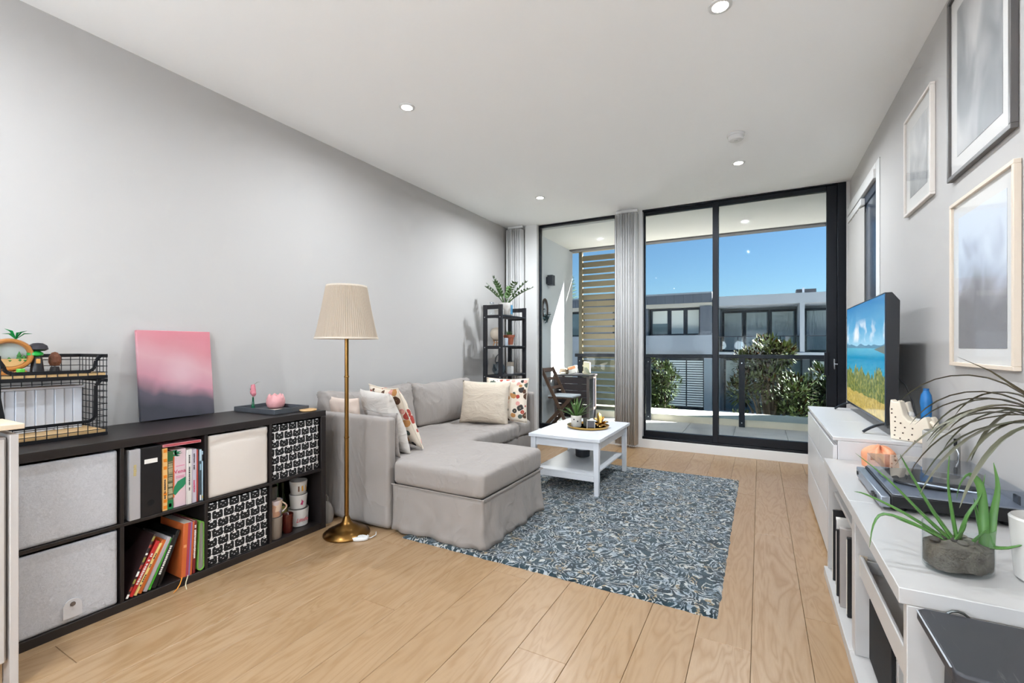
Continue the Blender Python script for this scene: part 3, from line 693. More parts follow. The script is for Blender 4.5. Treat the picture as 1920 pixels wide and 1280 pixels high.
# ------------------------------------------------------------------ on top of the cube shelf
ZT = 0.763
m_wire = M('black_wire', (14, 15, 20), 0.45, 0.3); m_slat = M('basket_timber', (222, 186, 132), 0.55, var=((206, 166, 112), 12))
def basket(label, z0, h, dip):
    b = thing('wire_basket', label, 'basket', (-2.83, 0.79, z0), group='stacked wire baskets')
    X, Yh = 0.15, 0.19; rw = 0.0017
    box('base_board', m_slat, b, -X + 0.006, X - 0.006, -Yh + 0.006, Yh - 0.006, 0.014, 0.026, 0.001)
    MB().box(-X, X, -Yh, -Yh + 0.004, 0, 0.014).box(-X, X, Yh - 0.004, Yh, 0, 0.014).box(-X, -X + 0.004, -Yh + 0.004, Yh - 0.004, 0, 0.014).box(X - 0.004, X, -Yh + 0.004, Yh - 0.004, 0, 0.014).build('base_rim', m_wire, b)
    ny, nx, nzv = 11, 8, max(2, int(round(h / 0.03)))
    for nm, xx in (('back_wires', -X + 0.003), ('front_wires', X - 0.003)):
        mb = MB()
        for k in range(ny + 1):
            yy = -Yh + 0.003 + (2 * Yh - 0.006) * k / ny; ztop = h
            if nm == 'front_wires' and -0.15 < yy < 0.15: ztop = dip
            mb.tube([(xx, yy, 0.008), (xx, yy, ztop - 0.004)], rw, 4)
        for k in range(1, nzv):
            zz = h * k / nzv
            if nm == 'front_wires' and zz > dip - 0.005:
                mb.tube([(xx, 0.15, zz), (xx, Yh, zz)], rw, 4); continue
            mb.tube([(xx, -Yh, zz), (xx, Yh, zz)], rw, 4)
        mb.build(nm, m_wire, b)
    for yy in (-Yh + 0.003, Yh - 0.003):
        mb = MB()
        for k in range(1, nx): mb.tube([(-X + 2 * X * k / nx, yy, 0.008), (-X + 2 * X * k / nx, yy, h - 0.003)], rw, 4)
        for k in range(1, nzv): mb.tube([(-X, yy, h * k / nzv), (X, yy, h * k / nzv)], rw, 4)
        mb.build('end_wires', m_wire, b)
    MB().box(-X, X, -Yh, -Yh + 0.005, h - 0.016, h).box(-X, X, Yh - 0.005, Yh, h - 0.016, h).box(-X, -X + 0.005, -Yh + 0.005, Yh - 0.005, h - 0.016, h).build('top_rim', m_wire, b, bevel=0.001)
    pts = [(X - 0.002, -Yh, h - 0.006), (X - 0.002, -0.165, h - 0.008)]
    for (cy, cz, a0) in ((-0.115, dip + 0.03, 180), (0.115, dip + 0.03, 270)):
        for k in range(7):
            a = R(a0 + 15 * k); pts.append((X - 0.002, cy + 0.03 * math.cos(a), cz + 0.03 * math.sin(a)))
    pts += [(X - 0.002, 0.147, h - 0.03), (X - 0.002, 0.165, h - 0.007), (X - 0.002, Yh, h - 0.006)]
    mb = MB()
    for p, q in zip(pts[:-1], pts[1:]): mb.bar(p, q, 0.005, 0.013, up=(0, 0.3, 1) if abs(q[1] - p[1]) > abs(q[2] - p[2]) else (0, 1, 0.2))
    mb.build('front_opening_band', m_wire, b)
    return b
basket('lower black wire basket with a timber base on the cube shelf', ZT, 0.262, 0.07)
basket('upper black wire basket with a timber base holding ornaments', ZT + 0.264, 0.112, 0.034)
m_tub = M('ribbed_plastic', (214, 218, 226), 0.5)
tb = thing('plastic_tub', 'pale blue-white ribbed plastic tub inside the lower wire basket', 'tub', (-2.90, 0.785, ZT + 0.027))
mb = MB()
for k in range(10):
    y0 = -0.16 + k * 0.032; mb.box(-0.05, 0.045 + (0.006 if k % 2 else 0), y0, y0 + 0.0315, 0, 0.19)
mb.build('tub_walls', m_tub, tb, bevel=0.003)
MB().box(-0.055, 0.058, -0.166, 0.166, 0.191, 0.200).build('tub_rim', m_tub, tb, bevel=0.002)
ZU = ZT + 0.264 + 0.027
orn = thing('oval_ornament', 'wooden oval ring ornament with tiny green trees inside, in the upper basket', 'ornament', (-2.80, 0.69, ZU))
mb = MB(); m_ow = M('ring_wood', (170, 112, 54), 0.4)
def torus(mb, R0, r0, rx, rz, c, n=40, m=10):
    vs, fs = [], []
    for i in range(n):
        a = 2 * math.pi * i / n; d = Vector((0, math.cos(a) * rx, math.sin(a) * rz)); un = Vector((0, math.cos(a), math.sin(a)))
        for j in range(m):
            b = 2 * math.pi * j / m; vs.append(Vector(c) + d + un * (r0 * math.cos(b)) + Vector((1, 0, 0)) * (R0 * math.sin(b)))
    for i in range(n):
        for j in range(m): fs.append((i * m + j, ((i + 1) % n) * m + j, ((i + 1) % n) * m + (j + 1) % m, i * m + (j + 1) % m))
    return mb.add(vs, fs)
torus(MB(), 0.022, 0.010, 0.066, 0.060, (0, 0, 0.084)).build('ring', m_ow, orn, smooth=True)
mb = MB(); mb.prism([(0.060 * math.cos(R(a)), 0.084 + 0.054 * math.sin(R(a))) for a in range(0, 360, 12)], 'x', -0.016, -0.013).build('backdrop', M('backdrop_pale', (196, 206, 204), 0.7), orn)
MB().prism([(0.055 * math.cos(R(a)), 0.084 + 0.050 * math.sin(R(a))) for a in range(200, 341, 14)], 'x', -0.012, 0.010).build('ground', M('sandy', (206, 166, 110), 0.8), orn)
for yy, hh in ((-0.035, 0.04), (0.0, 0.02), (0.03, 0.045), (0.045, 0.03)):
    MB().lathe([(0.010, 0), (0.012, 0.006), (0.006, hh * 0.5), (0.008, hh * 0.52), (0, hh)], 10, c=(0, yy, 0.055)).build('little_tree', M('toy_green', (52, 120, 52), 0.6), orn, smooth=True)
for k, sx in enumerate((-0.03, 0.03)): MB().box(-0.02, 0.02, sx - 0.02, sx + 0.02, 0.0, 0.016).build('foot', m_ow, orn, bevel=0.003)
mb = MB()
for k, (a, l) in enumerate(((150, 0.05), (120, 0.06), (60, 0.05), (30, 0.055), (75, 0.035))):
    d = Vector((0.2, math.cos(R(a)), 0.25 + 0.4 * math.sin(R(a)))).normalized(); p = Vector((0.0, 0.02, 0.150))
    mb.blade([p, p + d * l * 0.5 + Vector((0, 0, 0.012)), p + d * l], [0.003, 0.010, 0.001], 0.2, cup=0.3)
mb.build('leaf_sprig', M('leaf_toy', (24, 142, 74), 0.35), orn, smooth=True)
ob = thing('figurine', 'dark round-capped ornament with a bright green collar in the upper basket', 'ornament', (-2.80, 0.775, ZU))
MB().lathe([(0, 0), (0.024, 0), (0.021, 0.03), (0.018, 0.06), (0.014, 0.075), (0, 0.078)], 20).build('body', M('figure_dark', (26, 22, 24), 0.35), ob, smooth=True)
MB().lathe([(0, 0.098), (0.022, 0.100), (0.034, 0.108), (0.030, 0.124), (0.016, 0.134), (0, 0.136)], 20, c=(-0.004, 0.004, 0)).build('cap', M('figure_cap', (30, 26, 34), 0.5), ob, smooth=True)
MB().lathe([(0.015, 0.076), (0.026, 0.082), (0.026, 0.092), (0.016, 0.099)], 20, c=(0, -0.006, 0)).build('collar', M('collar_green', (30, 148, 56), 0.3), ob, smooth=True)
MB().box(0.016, 0.022, -0.008, 0.006, 0.045, 0.066).build('window', M('amber', (206, 150, 84), 0.4), ob, bevel=0.002)
pc = tag(MB().lathe([(0, 0), (0.016, 0.004), (0.022, 0.02), (0.020, 0.045), (0.010, 0.062), (0, 0.066)], 14, c=(-2.83, 0.842, ZU + 0.03)).build('pine_cone', M('cone_brown', (104, 58, 34), 0.7, bump=(160, 0.8)), None), 'brown pine cone standing at the right end of the ornaments', 'pine cone')
MB().lathe([(0, 0), (0.02, 0), (0.015, 0.028), (0, 0.03)], 14, c=(-2.83, 0.842, ZU)).build('cone_stand', M('figure_dark', (26, 22, 24), 0.35), pc)
cup('toy_cup', 'tiny bright green cup in front of the ornaments in the upper basket', 'cup', -2.725, 0.705, ZU, 0.013, 0.012, 0.026, M('cup_lime', (92, 190, 70), 0.35))
tag(box('booklet', M('teal_card', (52, 104, 92), 0.6), None, -2.79, -2.70, 0.745, 0.845, ZU, ZU + 0.006, 0.001), 'flat teal booklet on the floor of the upper basket', 'booklet')

# pink canvas leaning on the wall
def canvas_mat():
    g = G('pink_print'); tc = g.n('ShaderNodeTexCoord'); s = g.sep(tc.outputs['Generated'])
    n = g.noise(tc.outputs['Generated'], 2.4, 2, 0.5, 0.4)
    zz = g.math('ADD', s[2], g.math('MULTIPLY', g.math('SUBTRACT', n, 0.5), 0.22))
    zz = g.math('ADD', zz, g.math('MULTIPLY', g.math('SUBTRACT', s[1], 0.5), 0.22))
    c = g.ramp(zz, [(0.08, lin((62, 62, 70))), (0.24, lin((92, 86, 96))), (0.40, lin((196, 140, 152))), (0.62, lin((204, 156, 162))), (0.82, lin((200, 134, 142))), (1.0, lin((202, 126, 136)))])
    d = g.math('SQRT', g.math('ADD', g.math('POWER', g.math('SUBTRACT', s[1], 0.55), 2.0), g.math('POWER', g.math('MULTIPLY', g.math('SUBTRACT', s[2], 0.5), 1.2), 2.0)))
    g.base(g.mix(g.math('MULTIPLY', g.ramp(d, [(0.05, (1, 1, 1)), (0.32, (0, 0, 0))]), 0.5), c, lin((216, 186, 190)))); g.rough(0.8); return g.m
cv = tag(box('canvas_print', canvas_mat(), None, -0.01, 0.01, -0.19, 0.19, 0, 0.50, 0.003), 'pink and charcoal print leaning on the wall behind the cube shelf', 'picture')
cv.location = (-2.944, 1.405, ZT + 0.004); cv.rotation_euler = (0, R(-6.0), 0)
# tray with vase, candle holder, card
m_tray = M('tray_charcoal', (84, 88, 94), 0.55, var=((62, 64, 68), 20))
tr = thing('tray', 'square charcoal tray on the cube shelf holding a vase and pink candle holder', 'tray', (-2.765, 1.855, ZT), rotz=R(3))
box('tray_base', m_tray, tr, -0.19, 0.19, -0.125, 0.125, 0, 0.006, 0.001)
for b_ in ((-0.19, 0.19, -0.125, -0.118), (-0.19, 0.19, 0.118, 0.125), (-0.19, -0.183, -0.118, 0.118), (0.183, 0.19, -0.118, 0.118)): box('tray_edge', m_tray, tr, *b_, 0.006, 0.030, 0.001)
va = thing('bud_vase', 'slim green glass bud vase with a pink rose on the charcoal tray', 'vase', (-2.86, 1.79, ZT + 0.007))
MB().lathe([(0, 0), (0.011, 0), (0.012, 0.01), (0.006, 0.05), (0.0045, 0.075), (0.006, 0.08)], 16).build('vase_body', M('vase_green', (22, 96, 66), 0.1), va, smooth=True)
MB().tube([(0, 0, 0.07), (0.001, 0.002, 0.10), (-0.001, 0.004, 0.15), (0, 0.012, 0.165)], 0.0018, 6).build('stem', M('stem_green', (96, 126, 60), 0.5), va, smooth=True)
mb = MB()
for k in range(14):
    a = k * 2.4; z = 0.100 + 0.0036 * k; r = 0.016 - 0.0006 * k
    for q in range(1):
        c = Vector((0.008 * math.cos(a), 0.008 * math.sin(a), z))
        mb.grid(lambda u, v, a=a, z=z, r=r: ((0.006 + r * 0.8 * math.sin(v * 2.2)) * math.cos(a + (u - 0.5) * 2.0), (0.006 + r * 0.8 * math.sin(v * 2.2)) * math.sin(a + (u - 0.5) * 2.0), z - 0.012 + 0.03 * v - 0.006 * (2 * u - 1) ** 2), 5, 4)
mb.build('petals', M('rose_pink', (226, 140, 150), 0.6), va, smooth=True, angle=180)
MB().blade([(0, 0.012, 0.165), (0, 0.03, 0.175), (0, 0.052, 0.174)], [0.002, 0.009, 0.001], 0.1, side=(1, 0, 0.2)).blade([(0, 0.0, 0.12), (0.0, -0.012, 0.13), (0, -0.022, 0.136)], [0.001, 0.005, 0.001], 0.1, side=(1, 0, 0.2)).build('leaf', M('leaf_olive', (86, 100, 50), 0.5), va, smooth=True)
ch = thing('candle_holder', 'round pink textured candle holder with a petal rim on the charcoal tray', 'candle holder', (-2.80, 1.905, ZT + 0.007))
mb = MB(); 
prof = [(0.0, 0), (0.036, 0.0), (0.050, 0.014), (0.056, 0.036), (0.054, 0.062), (0.046, 0.082), (0.040, 0.090), (0.036, 0.084), (0.044, 0.05), (0.03, 0.012), (0, 0.010)]
mb.lathe(prof, 40)
for i, v in enumerate(mb.v):
    a = math.atan2(v[1], v[0]); k = 1 + (0.03 * math.sin(a * 12 + v[2] * 160) * math.sin(v[2] * 260 + 0.5)); zz = v[2] + (0.006 * math.cos(a * 7) if v[2] > 0.08 else 0)
    mb.v[i] = (v[0] * k, v[1] * k, zz)
mb.build('holder_body', M('pink_ceramic', (222, 160, 160), 0.35, bump=(120, 0.4)), ch, smooth=True, angle=180)
tag(MB().obox((-2.70, 1.83, ZT + 0.0105), (0.05, 0.09, 0.006), (0, 0, R(-35))).build('card', M('card_cream', (216, 200, 182), 0.7), None, bevel=0.001), 'small cream card lying on the charcoal tray', 'card')
tag(MB().lathe([(0, 0), (0.045, 0), (0.052, 0.006), (0.050, 0.012), (0, 0.010)], 28, c=(-2.545, 1.955, ZT)).build('coaster', M('coaster_wood', (214, 172, 118), 0.5), None, smooth=True), 'round wooden coaster at the shelf corner beside the tray', 'coaster')

# ------------------------------------------------------------------ floor lamp
m_brass = M('antique_brass', (140, 104, 56), 0.28, 1.0)
lp = thing('floor_lamp', 'brass floor lamp with a pleated cream shade', 'floor lamp', (-2.28, 2.03, 0))
MB().lathe([(0, 0), (0.136, 0), (0.141, 0.006), (0.139, 0.014), (0.122, 0.024), (0.118, 0.030), (0.095, 0.040), (0.070, 0.050), (0.066, 0.056), (0.042, 0.066), (0.028, 0.082), (0.020, 0.104), (0.016, 0.115), (0.0, 0.116)], 48).build('base', m_brass, lp, smooth=True, angle=60)
MB().lathe([(0.0, 0.115), (0.0135, 0.115), (0.0135, 0.60), (0.0165, 0.603), (0.0165, 0.609), (0.0125, 0.612), (0.0125, 0.98), (0.0155, 0.983), (0.0155, 0.989), (0.0120, 0.992), (0.0120, 1.24), (0.0, 1.24)], 20).build('pole', m_brass, lp, smooth=True)
MB().lathe([(0.0, 1.24), (0.018, 1.24), (0.018, 1.30), (0.0, 1.30)], 16).build('bulb_holder', m_white, lp, smooth=True)
g = G('pleated_shade'); g.base(lin((214, 200, 182))); g.rough(0.9)
tl = g.n('ShaderNodeBsdfTranslucent'); tl.inputs[0].default_value = (*lin((206, 186, 160)), 1)
mx = g.n('ShaderNodeMixShader'); mx.inputs[0].default_value = 0.4; g.link(g.b.outputs[0], mx.inputs[1]); g.link(tl.outputs[0], mx.inputs[2]); g.link(mx.outputs[0], g.t.nodes['Material Output'].inputs[0])
m_shade = g.m
mb = MB(); mb.cap = False; mb.lathe([(0.188, 1.224), (0.170, 1.30), (0.146, 1.42), (0.122, 1.552)], 168, flute=(1, 0.008)); shd = mb.build('shade', m_shade, lp, solid=0.0015)
mb = MB(); mb.cap = False; mb.lathe([(0.187, 1.222), (0.192, 1.222), (0.191, 1.232), (0.186, 1.232), (0.187, 1.222)], 48); mb.lathe([(0.119, 1.546), (0.124, 1.545), (0.122, 1.556), (0.118, 1.556), (0.119, 1.546)], 48); mb.build('shade_band', M('shade_trim', (214, 202, 186), 0.8), shd, smooth=True)
MB().bar((-0.12, 0, 1.52), (0.12, 0, 1.52), 0.004, 0.004).bar((0, -0.12, 1.52), (0, 0.12, 1.52), 0.004, 0.004).build('shade_carrier', m_brass, lp)
sw = thing('foot_switch', 'white foot switch with its cord on the floor by the lamp', 'switch', (-2.15, 2.005, 0.001), rotz=R(25))
mb = MB(); mb.prism([(0.062 * math.cos(R(a)), 0.034 * math.sin(R(a))) for a in range(0, 360, 15)], 'z', 0, 0.018).build('switch_body', m_white, sw, bevel=0.005, smooth=True)
MB().lathe([(0.016, 0.018), (0.015, 0.022), (0, 0.0225)], 20, c=(0.012, 0, 0)).build('switch_button', M('button_grey', (205, 205, 203), 0.5), sw, smooth=True)
MB().tube([(0.055, 0, 0.008), (0.07, 0.02, 0.004), (0.085, 0.06, 0.004), (0.07, 0.11, 0.004)], 0.003, 6).tube([(0.05, 0.01, 0.008), (0.05, 0.04, 0.004), (0.02, 0.07, 0.004), (0.0, 0.11, 0.004), (-0.01, 0.15, 0.004)], 0.003, 6).build('cord', m_white, sw, smooth=True)
dg_ = thing('fabric_doorstop', 'grey cloth bag doorstop with a knotted top tucked behind the lamp base', 'doorstop', (-2.56, 2.105, 0))
MB().lathe([(0, 0), (0.040, 0), (0.048, 0.03), (0.046, 0.08), (0.032, 0.115), (0.014, 0.135), (0.0, 0.137)], 20).build('bag', fabric('bag_grey', (142, 134, 126), (126, 118, 110), 300, 0.3), dg_, smooth=True)
MB().tube([(0, -0.008, 0.13), (0, -0.012, 0.16), (0, 0.0, 0.185), (0, 0.012, 0.16), (0, 0.008, 0.13)], 0.006, 8).build('loop', fabric('bag_grey', (142, 134, 126)), dg_, smooth=True)

# ------------------------------------------------------------------ sofa
m_sofa = fabric('sofa_linen', (162, 154, 148), (152, 145, 140), 700, 0.2, folds=(3.2, (1, 1, 0.45), 0.28))
sf = thing('corner_sofa', 'light grey slipcovered corner sofa with a chaise against the left wall', 'sofa', (-2.4, 3.2, 0))
o_ = off(sf)
def arm_disp(p, n):
    q = Vector(p); k = max(0, 1 - p.z / 0.45)
    q += n * (0.020 * k * k + 0.006 * k * math.sin(p.x * 21 + 2 * math.sin(p.x * 7)) + 0.003 * nz(p, 6, 2))
    q.z = max(q.z, 0.016); return q
near = soft('armrest', m_sofa, sf, -2.98, -2.085, 2.19, 2.262, 0.016, 0.715, 0.014, 0.022, arm_disp, loc=o_)
soft('armrest', m_sofa, sf, -2.98, -2.03, 4.16, 4.235, 0.016, 0.715, 0.014, 0.022, arm_disp, loc=o_)
soft('back_frame', m_sofa, sf, -3.0, -2.86, 2.31, 4.13, 0.016, 0.71, 0.03, 0.05, lambda p, n: p + n * 0.004 * nz(p, 5), loc=o_)
def seat_disp(p, n):
    q = Vector(p); fr = max(0, min(1, (p.x + 2.55) / 0.5)); far = max(0, min(1, (p.y - 2.9) / 0.4))
    wr = 1.6 * (1 - abs(math.sin(p.y * 30 + 3 * math.sin(p.y * 7) + p.x * 4 + 2.5 * nz(p, 3)))) ** 2 - 0.3
    q += n * (0.009 * fr * far * wr + 0.012 * nz(p, 4, 1) - 0.006 + 0.003 * math.sin(p.x * 40 + 6 * nz(p, 3)) * far)
    return q
soft('seat_cushion', m_sofa, sf, -2.86, -2.02, 2.268, 4.155, 0.30, 0.445, 0.04, 0.018, seat_disp, loc=o_)
box('seat_base', m_sofa, sf, -2.86, -2.065, 2.31, 4.13, 0.03, 0.298, loc=o_)
def skirt(pts, z0, z1, seed, amp=0.012):
    pts = [Vector(p) for p in pts]; L = [0]
    for a, b in zip(pts[:-1], pts[1:]): L.append(L[-1] + (b - a).length)
    tot = L[-1]
    def at(s):
        for k in range(len(pts) - 1):
            if s <= L[k + 1] + 1e-9:
                f = (s - L[k]) / (L[k + 1] - L[k]); d = (pts[k + 1] - pts[k]).normalized(); return pts[k].lerp(pts[k + 1], f), Vector((d.y, -d.x, 0)), min(s - L[k], L[k + 1] - s)
    def fn(a, b):
        s = a * tot; p, nrm, e = at(s); k = (1 - b); 
        w = amp * k * (math.sin(s * 19 + seed) + 0.7 * math.sin(s * 43 + 2 * seed + 3 * nz((s, b, 0), 3, seed))) + 0.022 * k * k
        hem = 0.014 * k * nz((s, 0, 0), 3.3, seed)
        q = p + nrm * w; return (q.x, q.y, max(0.0165, z0 + (z1 - z0) * b + max(0, hem)))
    return MB().grid(fn, int(tot / 0.016), 10)
skirt([(-2.05, 3.0, 0), (-2.04, 4.20, 0)], 0.017, 0.305, 2.0, 0.016).build('front_skirt', m_sofa, sf, loc=o_, smooth=True, angle=180, solid=0.003, flip=False)
def back_disp(y0, y1, seed):
    cy, hw = (y0 + y1) / 2, (y1 - y0) / 2
    def f(p, n):
        q = Vector(p); u = (p.y - cy) / hw; v = (p.z - 0.44) / 0.38
        b = max(0, 1 - u * u) * max(0, 1 - (2 * v - 1) ** 2)
        q.x += 0.05 * b if n.x > -0.5 else 0
        ang = math.atan2(v - 1.1, abs(u) - 1.1)
        wr = (1.8 * (1 - abs(math.sin(ang * 13 + 2.2 * nz(p, 5, seed)))) ** 2 - 0.3) * math.exp(-((abs(u) - 0.85) ** 2 * 4 + (v - 0.9) ** 2 * 2.2) * 1.6)
        q += n * (0.009 * wr + 0.014 * nz(p, 4, seed))
        q.x -= 0.16 * (p.z - 0.44)                       # leans back
        if v > 0.8: q.z += 0.034 * (abs(u) ** 7) - 0.012 * (1 - abs(u)) * nz((p.y, 0, 0), 7, seed)
        return q
    return f
soft('back_cushion', m_sofa, sf, -2.83, -2.69, 2.275, 3.21, 0.44, 0.825, 0.045, 0.017, back_disp(2.275, 3.21, 1.3), loc=o_)
soft('back_cushion', m_sofa, sf, -2.83, -2.69, 3.222, 4.15, 0.44, 0.825, 0.045, 0.017, back_disp(3.222, 4.15, 4.1), loc=o_)
box('chaise_base', m_sofa, sf, -2.05, -1.42, 2.24, 2.96, 0.03, 0.30, loc=o_)
soft('chaise_cushion', m_sofa, sf, -2.055, -1.375, 2.195, 2.995, 0.300, 0.450, 0.034, 0.022, lambda p, n: p + n * (0.004 * nz(p, 4, 7)) + Vector((0, 0, 0.008 * max(0, 1 - ((p.x + 1.72) / 0.36) ** 2) * max(0, 1 - ((p.y - 2.6) / 0.42) ** 2) if n.z > 0.5 else 0)), loc=o_)
mb = MB()
for z in (0.303,):
    mb.tube([(-2.06, 2.194, z), (-1.374, 2.194, z), (-1.374, 2.996, z), (-2.04, 2.996, z)], 0.004, 6)
mb.build('chaise_piping', m_sofa, sf, loc=o_, smooth=True)
skirt([(-2.06, 2.205, 0), (-1.385, 2.205, 0), (-1.385, 2.985, 0), (-2.04, 2.985, 0)], 0.017, 0.300, 5.0, 0.010).build('chaise_skirt', m_sofa, sf, loc=o_, smooth=True, angle=180, solid=0.003, flip=False)

def floral():
    g = G('floral_print'); v = g.coords('Object'); vo = g.n('ShaderNodeTexVoronoi'); g.link(v, vo.inputs['Vector']); vo.inputs['Scale'].default_value = 17
    vo.inputs['Randomness'].default_value = 0.85
    rnd = g.sep(vo.outputs['Color'])
    size = g.math('MULTIPLY_ADD', rnd[1], 0.32, 0.34)
    inside = g.math('LESS_THAN', g.math('ADD', vo.outputs['Distance'], g.math('MULTIPLY', g.noise(v, 60, 1), 0.1)), size)
    col = g.ramp(rnd[0], [(0.0, lin((172, 66, 56))), (0.22, lin((222, 160, 150))), (0.38, lin((92, 62, 44))), (0.52, lin((196, 140, 84))), (0.66, lin((84, 96, 88))), (0.82, lin((60, 56, 54)))], 'CONSTANT')
    core = g.math('LESS_THAN', vo.outputs['Distance'], 0.09)
    c = g.mix(inside, lin((232, 218, 200)), col); c = g.mix(g.math('MULTIPLY', core, 0.6), c, lin((236, 206, 150)))
    g.base(c); g.rough(0.9); g.bump(g.noise(v, 800, 1), 0.2, 0.002); return g.m
m_flo = floral(); m_cream = fabric('cushion_cream', (212, 199, 182), (204, 189, 170), 800, 0.15, folds=(4.0, (1, 2.2, 1), 0.3)); m_ivory = fabric('cushion_ivory', (214, 208, 201), (204, 196, 187), 800, 0.15, folds=(4.0, (1, 2.2, 1), 0.3))
m_pip = M('piping_cream', (228, 216, 198), 0.8)
def cushion(label, mat, w, h, t, loc, rot, seed, piping=None, group=None):
    return tag(pillow('cushion', mat, None, w, h, t, loc, rot, seed, piping=piping), label, 'cushion', group)
cushion('ivory cushion leaning on the near sofa arm in front of the floral one', m_ivory, 0.47, 0.46, 0.15, (-2.345, 2.425, 0.650), (R(70), 0, R(160)), 1.0)
cushion('floral patterned cushion by the near sofa arm', m_flo, 0.50, 0.48, 0.13, (-2.385, 2.575, 0.668), (R(66), 0, R(158)), 2.0, m_pip)
cushion('small blush cushion peeping over the near sofa arm', fabric('cushion_blush', (214, 196, 182), (204, 184, 170), 800, 0.15), 0.34, 0.40, 0.07, (-2.62, 2.318, 0.62), (R(84), 0, R(178)), 3.0)
cushion('pale grey cushion wedged low inside the near sofa arm', m_sofa, 0.30, 0.30, 0.055, (-2.235, 2.300, 0.590), (R(85), 0, R(176)), 3.5)
cushion('large cream cushion at the far end of the sofa', m_cream, 0.50, 0.42, 0.19, (-2.335, 3.76, 0.640), (R(76), 0, R(12)), 4.0)
cushion('floral patterned cushion half hidden behind the cream one', m_flo, 0.44, 0.43, 0.12, (-2.19, 3.925, 0.655), (R(80), 0, R(10)), 5.0, m_pip)
cushion('plain grey cushion against the far sofa arm', m_sofa, 0.46, 0.32, 0.11, (-2.275, 4.065, 0.600), (R(84), 0, R(3)), 6.0)

# ------------------------------------------------------------------ ladder shelf in the corner
m_blk = M('black_stained_wood', (30, 30, 36), 0.45, var=((22, 22, 27), 15))
rk = thing('ladder_shelf', 'tall narrow black open shelf in the corner behind the sofa', 'shelf', (-2.64, 4.71, 0))
for yy, nm in ((-0.29, 'near'), (0.29, 'far')):
    for xx in (-0.10, 0.10): box('post', m_blk, rk, xx - 0.024, xx + 0.024, yy - 0.012, yy + 0.012, 0.0, 1.65, 0.002)
    for zz in (1.60, 1.50, 1.152, 0.822, 0.482, 0.132): box('cross_rail', m_blk, rk, -0.0755, 0.0755, yy - 0.010, yy + 0.010, zz, zz + (0.048 if zz == 1.60 else 0.034), 0.0015)
    for zz in (1.51, 1.168, 0.838, 0.498):
        for xx in (-0.10, 0.10): MB().cyl((xx, yy - 0.0122, zz), (xx, yy - 0.0150, zz), 0.006, n=12).build('bolt', M('chrome', (200, 204, 208), 0.25, 1.0), rk, smooth=True) if yy < 0 else None
RZ = [1.536, 1.188, 0.858, 0.518, 0.168]
for zz in RZ: box('shelf_board', m_blk, rk, -0.122, 0.122, -0.277, 0.277, zz - 0.018, zz, 0.002)
rx, ry = -2.64, 4.71
def leaf_quad(mb, p, d, l, w, up=(0, 0, 1), cup=0.15):
    d = Vector(d).normalized(); p = Vector(p)
    s = d.cross(Vector(up))
    if s.length < 1e-3: s = d.cross(Vector((1, 0, 0)))
    s.normalize(); u = s.cross(d)
    m = p + d * l * 0.45
    mb.add([p, m + s * w + u * w * cup, p + d * l, m - s * w + u * w * cup, m], [(0, 1, 4), (1, 2, 4), (2, 3, 4), (3, 0, 4)])
m_leaf = M('zz_leaf', (56, 84, 46), 0.35, var=((84, 116, 62), 20)); m_soil = M('potting_soil', (52, 40, 32), 0.95, bump=(120, 0.8))
zp = thing('potted_plant', 'leafy green plant in a white square pot on top of the black corner shelf', 'plant', (rx + 0.01, ry - 0.02, RZ[0] + 0.001))
MB().lathe([(0, 0), (0.074, 0), (0.082, 0.01), (0.084, 0.150), (0.078, 0.152), (0.076, 0.135), (0, 0.135)], 28).build('pot', m_cer, zp, smooth=True)
MB().lathe([(0, 0.138), (0.074, 0.136)], 20).build('soil', m_soil, zp)
MB().box(0.0835, 0.0855, -0.022, 0.022, 0.02, 0.125).build('label_print', M('blue_label', (86, 150, 190), 0.5), zp)
rr = random.Random(11); mb = MB(); ms = MB()
for k, (az, el, ln) in enumerate(((200, 62, 0.30), (165, 70, 0.27), (230, 75, 0.32), (20, 45, 0.34), (5, 58, 0.33), (40, 62, 0.30), (320, 50, 0.34), (100, 70, 0.24), (270, 60, 0.30), (345, 36, 0.36), (250, 48, 0.30))):
    d0 = Vector((math.cos(R(az)) * math.cos(R(el)), math.sin(R(az)) * math.cos(R(el)), math.sin(R(el))))
    pts = []; p = Vector((0.02 * math.cos(R(az)), 0.02 * math.sin(R(az)), 0.135)); d = Vector(d0)
    for q in range(9):
        pts.append(p.copy()); p = p + d * ln / 8; d = (d + Vector((d0.x, d0.y, -0.25)) * 0.10).normalized()
    ms.tube(pts, [0.005 - 0.0004 * q for q in range(9)], 6)
    for q in range(3, 9):
        dd = (pts[min(q + 1, 8)] - pts[q - 1]).normalized(); sd = dd.cross(Vector((0, 0, 1))).normalized()
        for sg in (-1, 1): leaf_quad(mb, pts[q], dd * 0.7 + sd * sg * 0.9 + Vector((0, 0, 0.25)), 0.062 * rr.uniform(0.75, 1.1), 0.014, up=dd.cross(sd))
    leaf_quad(mb, pts[8], dd, 0.05, 0.012)
ms.build('stems', M('zz_stem', (70, 98, 52), 0.4), zp, smooth=True); mb.build('leaves', m_leaf, zp, smooth=True)
cl = thing('glass_jar', 'small clear glass jar beside the plant on the corner shelf', 'jar', (rx - 0.055, ry - 0.215, RZ[0] + 0.001))
MB().lathe([(0, 0), (0.036, 0), (0.038, 0.01), (0.038, 0.09), (0.026, 0.115), (0.024, 0.13)], 20).build('jar_body', glass('clear_glass', (0.94, 0.96, 0.97), 1.5), cl, smooth=True)
MB().lathe([(0, 0.131), (0.027, 0.131), (0.027, 0.148), (0, 0.15)], 18).build('lid', M('lid_silver', (190, 192, 196), 0.3, 0.9), cl, smooth=True)
tb_ = thing('storage_tin', 'white low box standing at the near end of the top shelf', 'box', (rx + 0.02, ry - 0.21, RZ[0] + 0.001))
